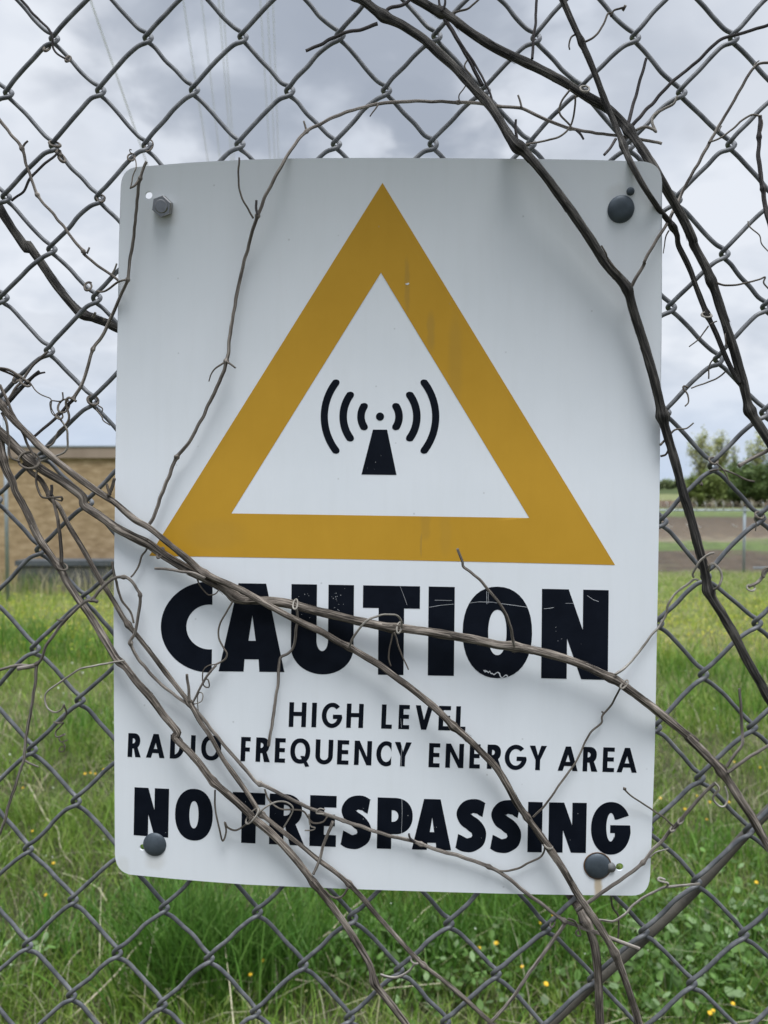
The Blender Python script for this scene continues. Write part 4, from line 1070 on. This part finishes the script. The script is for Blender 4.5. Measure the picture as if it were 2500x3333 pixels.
vine('slim dark vine from the top right crossing the sign corner to join a thicker one', 'bark_dark', 12,
     [('c', '310,-90,18 350,-8,18 420,150 480,280 560,470,20 640,680,22 700,820,26 740,930,32 790,1040,38 880,1200,38 960,1320,30 1040,1420,22 1080,1490'), ('f', '1090,0,14 1150,120 1210,280,10 1270,430,10 1330,560 1400,730,12 1480,875,14')], taper=8.5,
     knots=[('c',475,265,.4),('c',735,930,.45),('c',1055,1440,.45),('f',1265,440,.5)], flakes=.8,
     kids=[('tendril', 'tendril', 3.6, [('c', '500,265,18 560,230 610,160 640,90,12 665,85,12 662,105 680,65,13 735,48,13')], 3.2),
           ('bud', 'tendril', 8, [('c', '738,46,13 752,54,13')], 9),
           ('tendril', 'tendril', 3.6, [('c', '440,215,18 410,238 395,285,18 400,315')], 2.6),
           ('stub', 'bark_thin_dark', 5, [('c', '695,885,28 660,935,30 618,985,32')], 4.5),
           ('tendril', 'tendril_pale', 3.2, ring('f', 1268, 440, 30, 14, 14, .1, 2.2)),
           ('tendril', 'tendril', 2.8, [('f', '1290,495,14 1338,480,15')], 2),
           ('tendril', 'tendril', 2.6, [('f', '1283,510,11 1220,590 1158,640,12')], 2),
           ('stub', 'bark_thin_dark', 6, [('c', '1050,1430,26 1040,1390,28')]),
           ('tendril', 'tendril', 2.8, [('c', '1030,1465,22 1005,1530 994,1610')], 1.6)])
vine('thin arching vine over the upper edge of the sign and down its left', 'bark_thin', 4.6,
     [('c', '985,913,12 900,895 690,860,10 560,845 400,815,10 250,760 100,692,10 0,680'), ('b', '1590,672,10 1460,655 1340,650,10 1200,645 1050,643,10 950,650 860,657,10 720,690 600,727,14 470,790,22 390,832,30 310,920,38 240,1030,43 180,1140,42 120,1260 78,1370,37'), ('d', '1600,-80,32 1580,0,28 1540,150,24 1500,330,22 1465,550 1440,740,20 1400,850 1330,1000,17 1250,1160 1200,1250,16 1120,1350,15 1070,1470 1000,1659,14'), ('g', '985,140,14 940,222,14')], taper=6,
     knots=[('b',75,1375,.8),('b',385,832,.5),('d',1440,735,.7),('d',1125,1345,.7),('c',405,810,.7),('b',1350,655,.6)], n=9,
     kids=[('stub', 'bark_thin_dark', 4.5, [('b', '75,1365,38 68,1320 66,1272,39')], 4), ('stub', 'bark_thin', 3.5, [('b', '385,825,30 378,795 370,768,30')], 3),
           ('tendril', 'tendril', 3, [('a', '1520,1000,46 1515,1080,44 1525,1210,40 1560,1300 1612,1385,36')], 3.2),
           ('tendril', 'tendril', 3.2, [('d', '1425,740,20 1370,780 1340,820 1327,862,22')], 1.8), ('stub', 'bark_thin', 4, [('d', '1440,735,22 1465,755 1492,777,24')], 3),
           ('tendril', 'tendril', 2.6, [('b', '840,662,12 815,705 790,742,14')], 2), ('stub', 'bark_thin', 3.4, [('c', '95,685,11 85,640 72,602,12')], 3),
           ('stub', 'bark_thin_dark', 4.5, [('c', '440,825,10 465,855 487,887,10')], 3.5), ('stub', 'bark_thin', 4.5, [('d', '1130,1335,16 1110,1340,18')], 4),
           ('tendril', 'tendril', 3.4, [('g', '932,300,16 932,365,14 900,410 880,480,12 830,542,13')], 3)])
vine('short grey vine hanging down the upper left corner of the sign', 'bark_thin', 4.6,
     [('a', '932,1025,44 890,1130,42 875,1250,38 860,1400,34'), ('d', '845,-20,30 825,100,27 810,215,26 760,330,20 700,470,15 640,590,12 590,655 560,760,11 520,880 465,972,11')], taper=5.4,
     knots=[('d',810,215,.7),('a',890,1132,.7),('d',590,655,.6),('d',465,975,.6)],
     kids=[('tendril', 'tendril', 3.6, [('d', '805,215,26 750,230,20 690,275,14 650,292 615,290,8')], 3), ('tendril', 'tendril', 3.8, [('a', '885,1140,42 860,1175 825,1197,44')], 3),
           ('tendril', 'tendril', 2.2, [('a', '828,1197,44 845,1120 868,1060,40 862,1015 840,990,14')], 2), ('tendril', 'tendril', 3, ring('a', 833, 1000, 22, 22, 6, .4, 2.3)),
           ('tendril', 'tendril', 2, [('a', '850,980,8 828,970 826,950 838,953')], 1.6),
           ('side_shoot', 'bark_thin_dark', 6, [('d', '470,975,11 420,1020 370,1080,11 290,1150 190,1235,11')], 4.5),
           ('tendril', 'tendril', 4, [('d', '485,990,13 435,965,14 420,1005 440,1080,13 420,1135 370,1185 335,1255 300,1275,12')], 3.6),
           ('tendril', 'tendril_pale', 3.6, [('d', '370,1080,13 410,1140 428,1200 425,1290,13 375,1328 250,1370,15')], 3.4),
           ('tendril', 'tendril', 2.6, [('d', '398,930,12 395,985 330,985 318,1010 330,1060 352,1085')], 2),
           ('tendril', 'tendril', 3.2, ring('d', 405, 1020, 32, 44, 12, .5, 1.8)), ('tendril', 'tendril', 3, ring('d', 378, 1080, 20, 18, 12, .2, 2))])
vine('thin twig with buds at the far left above the thick old vine', 'bark_thin', 5.2,
     [('a', '-40,700,9 0,765,9 60,840 140,950 180,1080,9 240,1240 330,1350,8 420,1460 530,1600,8'), ('d', '540,60,7 640,140 720,195,5 790,250,3')], taper=4.4,
     knots=[('a',138,945,.7),('a',240,1240,.8),('a',530,1600,.7)],
     kids=[('stub', 'bark_thin', 3.6, [('a', '140,950,9 155,915 177,893,9')], 3), ('stub', 'bark_thin', 3.6, [('d', '550,50,8 562,30 571,12,8')], 3), ('stub', 'tendril_pale', 3.5, [('d', '710,185,5 730,150 745,112,5')], 3), ('stub', 'bark_thin', 3, [('a', '240,1240,9 220,1228,9')])])
vine('thick dark old vine behind the mesh at left, running in behind the sign', 'bark_dark', 15,
     [('a', '-60,1250,-11 0,1330,-11 40,1395 110,1500,-11 180,1590'), ('d', '175,-10,-11 250,90 330,210,-11 420,330 510,425,-11 600,462 680,492,-10 760,530,-9 900,580,-9')], knots=[('d',530,440,.25)], flakes=.9,
     kids=[('stub', 'tendril_pale', 5, [('d', '590,455,-5 605,425,-3')], 4), ('stub', 'bark_thin', 4, [('d', '660,480,-4 662,458,-3')], 3)])
vine('forked thin twig in the left mesh below the wire knot at upper left', 'bark_thin_dark', 4,
     [('a', '370,968,6 300,1030,7 210,1110,6 150,1210,5 75,1275,4')], taper=4,
     kids=[('tendril', 'tendril', 4, ring('a', 348, 915, 36, 14, 4, .3, 1.6)), ('tendril', 'tendril', 4.5, ring('a', 392, 1005, 26, 14, 2, .9, 2.4)), ('tendril', 'tendril', 4, ring('a', 375, 970, 18, 12, 2, .6, 1.8))])
vine('thin dark twig lying along the wires at the top left corner', 'bark_thin_dark', 4,
     [('a', '120,-20,6 180,50 250,125,6 310,185 333,240,6 330,280 340,312 380,350,5 430,385,4')], taper=3.6,
     kids=[('tendril', 'tendril', 4, ring('a', 300, 303, 14, 24, 2, .8, 3.2)), ('tendril', 'tendril', 3.6, ring('a', 433, 375, 12, 20, 2, .75, 2.2))])
vine('grey vine from the left edge crossing CAUTION and SING to the bottom right', 'bark_grey', 10.5,
     [('d', '-60,930,18 0,1000,17 60,1080,16 150,1170 240,1260,16 340,1350 440,1430,16 560,1520 680,1600,17'), ('g', '740,80,18 860,180,19 950,230 1060,320,20 1180,420 1300,520,19'), ('h', '-60,610,22 0,640,25 100,700,26 230,770,24 350,830 480,890,20 580,950 660,990,18 760,1050 860,1110,18 940,1170 1050,1250,19 1150,1330 1240,1410 1320,1490,18 1400,1560'), ('k', '1500,97,17 1590,190,16'), ('l', '0,300,16 60,410 130,510,16 210,620 280,720,16 360,840 440,980,18 520,1100,20 600,1220 680,1360,18 730,1480 780,1620,16 840,1821,14 870,1900')], taper=13,
     knots=[('g',1300,520,.3),('h',660,985,.3),('h',1325,1485,.5),('l',130,510,.35),('l',690,1365,.35),('d',20,1010,.5)], flakes=1.2,
     kids=[('tendril', 'tendril_pale', 3.8, [('h', '660,985,22 700,900,26 770,820,30 860,785 950,785,28 985,815 990,865,20')], 3.2),
           ('side_shoot', 'bark_thin', 5, [('g', '1305,550,22 1230,518,22 1165,510,20 1080,495 985,487,19')], 4.4),
           ('tendril', 'tendril', 2.8, [('g', '1248,540,20 1272,600 1320,655,16 1368,652 1392,622,20')], 2.2),
           ('tendril', 'tendril_pale', 3.2, ring('l', 262, 690, 28, 12, 17, .45, 2)),
           ('tendril', 'tendril', 3.2, [('l', '240,690,18 228,735,14 200,770 130,800,12 60,835 0,850'), ('k', '1600,842,12 1555,822')], 3),
           ('tendril', 'tendril', 3, [('i', '735,1230,20 710,1270,15 670,1350,11 610,1420 600,1470 540,1520 500,1580,11'), ('l', '470,95,11 400,210 330,310,12 260,410 165,507,15')], 3.4),
           ('tendril', 'tendril', 2.6, [('i', '610,1420,11 608,1400 598,1402')], 2),
           ('stub', 'bark_grey', 6, [('d', '690,1590,19 712,1535 728,1478,20')], 5), ('stub', 'bark_grey', 5, [('d', '700,1585,18 685,1545 678,1512,18')], 4)])
vine('thickest grey vine, crossing the yellow corner and the N of CAUTION to the right edge', 'bark_grey', 16,
     [('d', '-70,1110,11 0,1185,11 90,1270 180,1355,11 280,1430 400,1500,12 520,1590'), ('g', '540,90,12 640,160 740,232,13 850,290 950,340,14 1050,410 1150,470,14 1250,525 1320,560,15 1420,615 1500,672,14 1560,690'), ('h', '60,690,13 200,700,13 320,725 450,760,14 600,795 750,830,15 900,862 1000,870,16 1150,890 1300,915,18 1450,940 1600,975,19'), ('i', '50,985,19 150,1005 260,1030,19 380,1065 500,1110,19 620,1165 700,1205,19 780,1262 900,1350,18 1000,1430,14 1100,1510,12 1200,1590'), ('l', '1150,-5,12 1240,85 1340,185,13 1400,270 1480,390,13 1560,510 1620,620 1720,800,14')], taper=13.5,
     knots=[('d',190,1370,.3),('g',930,285,.35),('h',940,870,.25),('i',40,985,.35),('i',660,1185,.3),('l',1370,220,.45),('g',1480,670,.3)], flakes=1.4,
     kids=[('side_shoot', 'bark_thin', 5, [('i', '45,980,24 25,880,30 0,795,34'), ('h', '1620,722,36 1530,610,38 1440,520 1385,480,40 1375,440 1345,362,42')], 4.6),
           ('tendril', 'tendril', 3.2, [('h', '938,895,18 920,970 908,1050 922,1110,16')], 2.6), ('tendril', 'tendril', 3.2, [('h', '942,895,20 970,980 1000,1060 1035,1130,22')], 2.2),
           ('tendril', 'tendril_pale', 3.4, ring('h', 975, 865, 14, 34, 19, .1, 1.4)), ('tendril', 'tendril_pale', 3, ring('h', 316, 715, 13, 30, 18, .2, 1.4)),
           ('side_shoot', 'bark_thin', 4.4, [('h', '325,745,16 332,820,14 320,880 308,970,12 270,1030 228,1052,12 215,1100 200,1250,13 175,1420 145,1615,14')], 5),
           ('tendril', 'tendril', 3, [('g', '1480,690,18 1440,770 1395,850 1388,930 1420,990 1442,1030 1425,1070 1370,1100,13')], 3),
           ('side_shoot', 'bark_thin', 5, [('l', '1395,190,16 1440,120,15 1495,40,13'), ('i', '1493,1480,11 1485,1350 1480,1252,11')], 4.6),
           ('side_shoot', 'bark_thin', 5.5, [('l', '1400,225,16 1500,150,14 1600,90 1680,38,13')], 5),
           ('tendril', 'tendril_pale', 3.6, [('l', '1318,282,18 1345,330,20 1310,385,18 1345,430,18 1385,435,18 1405,380 1385,310,16')], 3),
           ('tendril', 'tendril', 4, ring('d', 185, 1365, 66, 50, 16, .2, 1.5)), ('tendril', 'tendril', 3.2, ring('g', 1020, 390, 14, 36, 15, .5, 2)),
           ('tendril', 'tendril', 4.2, [('d', '10,1060,16 45,1140,17 55,1250 68,1340,17 125,1372,18')], 3.8),
           ('side_shoot', 'bark_grey', 5, [('d', '0,885,14 60,1020,15 100,1100 150,1200,13 190,1290 225,1350,15')], 4),
           ('tendril', 'tendril_pale', 3.2, ring('i', 745, 1225, 14, 34, 21, .7, 1.5))])
vine('brown vine running from the left edge down between NO and TRESPASSING to the bottom', 'bark_grey', 13,
     [('d', '-50,1080,10 -10,1200,10 30,1390,12 80,1500'), ('g', '100,5,13 170,130 250,300,13 340,430,13 385,490 430,580,13 500,690 580,800,12 660,930 740,1060,14 800,1120,17 880,1220,19 960,1310 1040,1420,20 1130,1530'), ('j', '1110,0,21 1220,110 1340,265,21 1390,312,21 1480,390,20 1600,500,18'), ('k', '30,500,18 150,600,17 260,710 360,830,15 440,935,13 540,1060,9 640,1200,9 720,1330 790,1450,9 820,1560,9 880,1640 950,1730 1040,1850,9')], taper=11,
     knots=[('g',375,470,.3),('j',1355,285,.35),('k',430,930,.3),('k',815,1550,.4),('g',770,1085,.25),('d',20,1360,.3)], flakes=1.1,
     kids=[('tendril', 'tendril_pale', 3.4, [('g', '790,1075,20 720,1085,18 620,1100 510,1130,14 400,1200 310,1260 284,1310,14 300,1370 350,1402 392,1385 408,1350,18')], 3),
           ('tendril', 'tendril', 2.6, [('g', '408,1355,16 425,1415,13 385,1465,10 345,1465,13 380,1475,16 405,1470,12 355,1520,8 360,1560,12 405,1550,16 410,1540,10 375,1560,10 390,1590,14 430,1580,12 400,1590,10 415,1620,12 405,1650,12 378,1648,14 390,1620,12 412,1625')], 2),
           ('side_shoot', 'bark_thin', 4.6, [('k', '430,872,16 470,770,15 510,640,14 556,535,14')], 5.4),
           ('tendril', 'tendril', 3, [('j', '1368,335,18 1365,430,14 1390,570 1415,655,13 1435,600 1430,540 1450,572 1500,590,14 1555,560 1600,510,22')], 3),
           ('tendril', 'tendril_pale', 3.6, ring('k', 42, 500, 58, 20, 21, -.9, 1.4)),
           ('tendril', 'tendril', 4, [('k', '462,930,12 500,970,11 550,1018 612,1010,11 650,955,13')], 3.4),
           ('tendril', 'tendril_pale', 4.2, [('k', '855,1508,10 950,1525 1030,1490 1072,1440,8')], 3.8), ('tendril', 'tendril_pale', 3.4, ring('k', 1078, 1415, 24, 22, 8, .2, 1.6)),
           ('tendril', 'tendril', 3.5, ring('g', 395, 475, 34, 20, 15, .4, 1.8))])
vine('slim grey vine from the left tangle through the O of RADIO to the bottom', 'bark_grey', 7.8,
     [('d', '150,1380,10 200,1440,10 260,1490,10 300,1560 335,1620,11'), ('g', '375,95,12 440,220 530,370,12 620,530,11 700,660,12 760,760 815,845,13 900,950 1000,1080,14 1100,1210 1205,1345,15 1270,1460 1340,1560,15'), ('j', '1420,140,15 1520,280 1600,400,14 1645,475'), ('k', '105,492,14 200,570 330,670,13 450,770 560,850,12 660,935,10 750,1030,8 850,1150 960,1270,8 1060,1380 1130,1450,9 1250,1540 1380,1650,9 1480,1740 1590,1840,9')], taper=6.5,
     knots=[('g',1205,1345,.6),('g',815,845,.6),('k',100,490,.6),('k',660,925,.6),('k',1130,1450,.6),('d',325,1590,.6)], flakes=.5,
     kids=[('side_shoot', 'bark_grey', 5.2, [('d', '330,1600,14 345,1650,15'), ('g', '370,180,17 385,320 392,455,16')], 6.5),
           ('stub', 'bark_thin', 5, [('g', '1208,1335,17 1200,1250 1190,1158,20')], 4.4), ('side_shoot', 'bark_thin', 3.6, [('g', '1225,1340,16 1280,1230 1335,1150 1372,1100,14')], 4),
           ('tendril', 'tendril', 2.4, [('g', '1290,1200,15 1320,1195 1330,1240 1295,1230,14 1290,1150 1320,1110 1370,1100')], 2), ('tendril', 'tendril_pale', 2, [('g', '1235,1350,15 1280,1330 1290,1290 1270,1275 1255,1310 1260,1400,12')], 1.8),
           ('stub', 'bark_thin_dark', 5, [('d', '325,1590,14 332,1550 328,1518,14')], 5), ('tendril', 'tendril', 4, [('d', '232,1435,12 235,1530 270,1595 330,1600,18 390,1595,18 390,1620,14 350,1608,10')], 3.4),
           ('tendril', 'tendril', 3, [('k', '120,330,12 150,400 220,455,11 300,460 370,470 400,512 430,545,12 490,540 520,503,13')], 2.8), ('tendril', 'tendril_pale', 3, [('k', '80,490,16 130,440,17 200,410 262,415 300,450 280,510,13 240,570,11')], 2.6),
           ('tendril', 'tendril_pale', 2.6, [('k', '500,490,14 450,480,13 468,450 505,458'), ], 2), ('tendril', 'tendril_pale', 2.6, [('k', '400,490,13 410,560 440,575 425,590 375,590,12')], 2)])
vine('pale thin vine crossing TRESPASSING to a cut end at bottom right', 'bark_thin', 5.6,
     [('g', '1215,1350,14 1300,1455 1380,1560,13'), ('j', '1450,80,12 1540,180 1620,270,12'), ('k', '90,292,12 200,350 320,410,12 450,465 600,522,12 750,570 900,622,12 1040,652 1110,680,12 1250,722 1400,770,12 1540,820,12'), ('l', '0,890,11 100,970 220,1060,10 340,1150,10 450,1200 580,1245,11 700,1290,12 842,1343,13')], taper=6.2,
     knots=[('k',90,292,.8),('k',1110,680,.6),('k',1545,820,.5),('l',365,1165,.7),('k',625,520,.5)], n=9,
     kids=[('stub', 'bark_thin_dark', 4, [('k', '1075,665,13 1045,640 1037,612,14')], 3.4), ('tendril', 'tendril', 3.4, [('l', '385,1150,12 430,1170 460,1220 470,1255 450,1262 440,1240 455,1225')], 2.6),
           ('side_shoot', 'bark_thin', 6.5, [('l', '375,1175,10 300,1280,9 220,1390 140,1500,9 60,1620 0,1700,9'), ('k', '1570,1795,9 1480,1880')], 5.5),
           ('tendril', 'tendril', 3, ring('l', 290, 1185, 12, 22, 5, .3, 2.6))])
vine('pale thin vine zigzagging from the left edge over the brown vine onto the sign', 'bark_thin', 5,
     [('g', '-20,1140,8 100,1105,8 235,1095,9 300,970 380,860,10 460,770 540,700,19 590,682,19 640,620,18 720,555,17 780,540,16 825,560 870,620,16 890,660,17 880,780 855,900,18 830,962,18 870,1050 950,1150,16 1030,1230 1120,1300,15 1195,1352,15')], taper=5,
     knots=[('g',235,1095,.5),('g',595,685,.7),('g',785,540,.7),('g',890,655,.6),('g',830,962,.8)], n=9,
     kids=[('side_shoot', 'bark_thin', 5.2, [('g', '237,1095,9 222,1230 195,1400,8 165,1560'), ('j', '152,130,8 110,270 60,420,8 20,560 -25,660,8')], 4.6),
           ('stub', 'bark_thin', 4, [('j', '160,148,8 200,168 247,190,8')], 2.6), ('stub', 'bark_thin', 7.5, [('g', '225,1105,9 170,1115 112,1125,10')], 7),
           ('stub', 'bark_thin', 7, [('g', '575,690,19 600,690 618,698,20')], 6), ('tendril', 'tendril', 3, [('g', '420,815,12 385,818 362,810,12')], 2.4),
           ('tendril', 'tendril', 4.4, [('g', '715,445,14 720,500 738,570,14 770,680 830,765,14 850,835,16')], 3.6)])
vine('thick dark ribbed vine standing upright below the sign at bottom right', 'bark_grey', 14.5,
     [('l', '330,880,-6 405,1010,-2 450,1070,2 490,1150,7 530,1230,9 562,1360,10 578,1500,10 585,1650,10 595,1900,10')], taper=15, knots=[('l',500,1170,.5)], flakes=1.6,
     kids=[('stub', 'bark_thin_dark', 5, [('l', '490,1170,8 470,1175,12')]), ('tendril', 'tendril_pale', 3.8, [('l', '580,1160,12 680,1167,8 750,1120 810,1060,8 880,1010 960,970,9 1015,952,10 1120,940,9 1225,932,7')], 4.2),
           ('tendril', 'tendril_pale', 4.2, [('l', '1012,955,11 1022,925,13 965,912,13 968,895,10 1005,905,8')], 3.6), ('tendril', 'tendril', 3.2, [('l', '660,1005,-4 672,1080,-4 706,1130 711,1200 706,1292,-4')], 2.8)])
vine('slim brown vine rising across the lower right sign corner to the right', 'bark_thin', 6,
     [('l', '440,1100,12 500,1060,14 600,990,14 700,920 800,850,14 862,795,14 920,720,12 1000,640,9 1080,550 1160,460,9 1240,370 1320,290,12')], taper=5.2, knots=[('l',865,795,.7),('l',1080,552,.3)], n=9,
     kids=[('tendril', 'tendril', 3, [('l', '742,326,14 790,370,14 860,420,12 920,460 1000,510,10 1058,562,9')], 2.8), ('bud', 'tendril', 5, [('l', '740,326,14 756,327,14')], 4),
           ('tendril', 'tendril_pale', 3.2, ring('l', 1056, 578, 12, 22, 9, .7, 2.4)), ('tendril', 'tendril_pale', 3.2, ring('l', 1104, 530, 12, 22, 9, .7, 2.4)), ('tendril', 'tendril_pale', 3, [('l', '905,765,12 950,730 1025,708,10')], 2)])
vine('leafless dark twig hanging along the right edge between wire diamonds', 'bark_thin_dark', 6.6,
     [('c', '1608,735,11 1603,870 1600,1000,11 1625,1200 1645,1330,11 1690,1500,11')], taper=7.5, knots=[('c',1600,870,.5),('c',1630,1200,.6)],
     kids=[('tendril', 'tendril', 3.4, [('c', '1612,738,12 1560,730 1500,760 1420,830,11 1350,880 1280,905,10')], 3), ('tendril', 'tendril', 2.6, [('c', '1620,760,12 1625,800 1605,860')], 2),
           ('tendril', 'tendril', 2.6, [('c', '1345,840,10 1365,800,10')], 2)])
vine('short cut twig end poking in from the right edge above the far trees', 'bark_thin', 6, [('f', '1720,1270,12 1659,1298 1560,1352,12 1470,1398,12')], taper=5.6, knots=[('f',1475,1395,.4)])
vine('short twig with a curled tip poking in from the right edge over the far fence', 'bark_thin', 7.5, [('i', '1730,430,12 1659,492 1600,570,12 1535,605,12')], taper=4.5,
     kids=[('tendril', 'tendril_pale', 3, ring('i', 1550, 612, 24, 16, 12, .2, 1.3)), ('tendril', 'tendril', 4, [('i', '1680,480,14 1635,490 1625,530 1640,545,14')], 3.5)])
vine('frayed broken twig tip pointing up at the far left above the tangle', 'bark_dark', 7.5, [('d', '40,1010,11 70,975,11 110,930 170,870,10 205,835 250,797,10')], taper=4.5, rough=.35, flakes=2.5, knots=[('d',175,870,.3)],
     kids=[('stub', 'bark_thin_dark', 4, [('d', '205,835,10 245,812 287,803,10')], 3), ('side_shoot', 'bark_thin', 5, [('d', '50,985,12 100,905,11 150,850 200,770,9 300,675,7')], 4.4),
           ('tendril', 'tendril', 5, [('d', '-10,778,8 60,790 110,820,9 145,840 185,868,12')], 4), ('tendril', 'tendril', 4, [('d', '0,785,7 50,805 110,835')], 3.5),
           ('tendril', 'tendril', 2.2, [('d', '190,870,12 250,940 320,975 325,1030 352,1082,12')], 1.8), ('tendril', 'tendril', 4, ring('d', 160, 870, 34, 14, 11, .5, 2)), ('tendril', 'tendril', 4, ring('d', 105, 845, 14, 30, 3, .6, 2.2))])
# loose tendrils coiled on the wires at right
def loose(label, strands):
    o = None
    for sg, r, tp in strands:
        q = MB(); strand(q, sg, r, .1, None, (), tp); c_ = q.build('tendril', M['tendril'], o)
        if o is None: o = c_
    tag(o, label, 'tendril', 'loose tendrils coiled on the wire')
loose('loose tendril with a long drooping tip on the wire knot before the far trees', [(ring('f', 1312, 1365, 26, 18, 4, .4, 1.8), 3.2, 3), ([('f', '1330,1380,8 1390,1450 1417,1512,9')], 2.6, 2), ([('f', '1285,1432,7 1340,1422 1400,1430 1500,1478 1575,1500,10')], 3, 3.2), (ring('f', 1228, 1503, 8, 18, 2, -.6, 2.6), 2.6, 2.6)])
loose('loose hooked tendril on the wire right of the sign in the sky', [([('f', '1390,798,8 1320,850 1230,882,7 1170,905,7')], 2.6, 2.2), ([('f', '1282,845,7 1285,765 1315,715,7')], 2.4, 2.2), ([('f', '1150,900,7 1122,888 1118,905 1150,945,8 1156,990 1130,1022,9')], 3, 2.2)])
loose('small tendril knot on the wire at the right edge over the brown field', [(ring('i', 1605, 150, 28, 18, 4, .5, 2), 3.2, 3), ([('i', '1580,145,6 1568,175 1582,205 1578,250,6')], 2.4, 2)])
loose('small tendril wrapped round the wire knot above the sign top left corner', [(ring('a', 945, 925, 22, 36, 0, .3, 1.4), 3, 2.6), (ring('a', 640, 1260, 26, 22, 0, .3, 1.3), 3, 2.6)])
loose('small tendril wrapped round the wire knot left of the sign, low on the sky', [(ring('d', 590, 985, 34, 26, 2, .5, 2), 3.4, 3), ([('d', '620,1015,4 648,1035 645,1060'), ], 2.6, 2), ([('d', '610,1040,4 645,1085 655,1110 700,1140')], 2.6, 2), (ring('d', 560, 258, 20, 26, 2, .6, 1.8), 3.4, 3)])
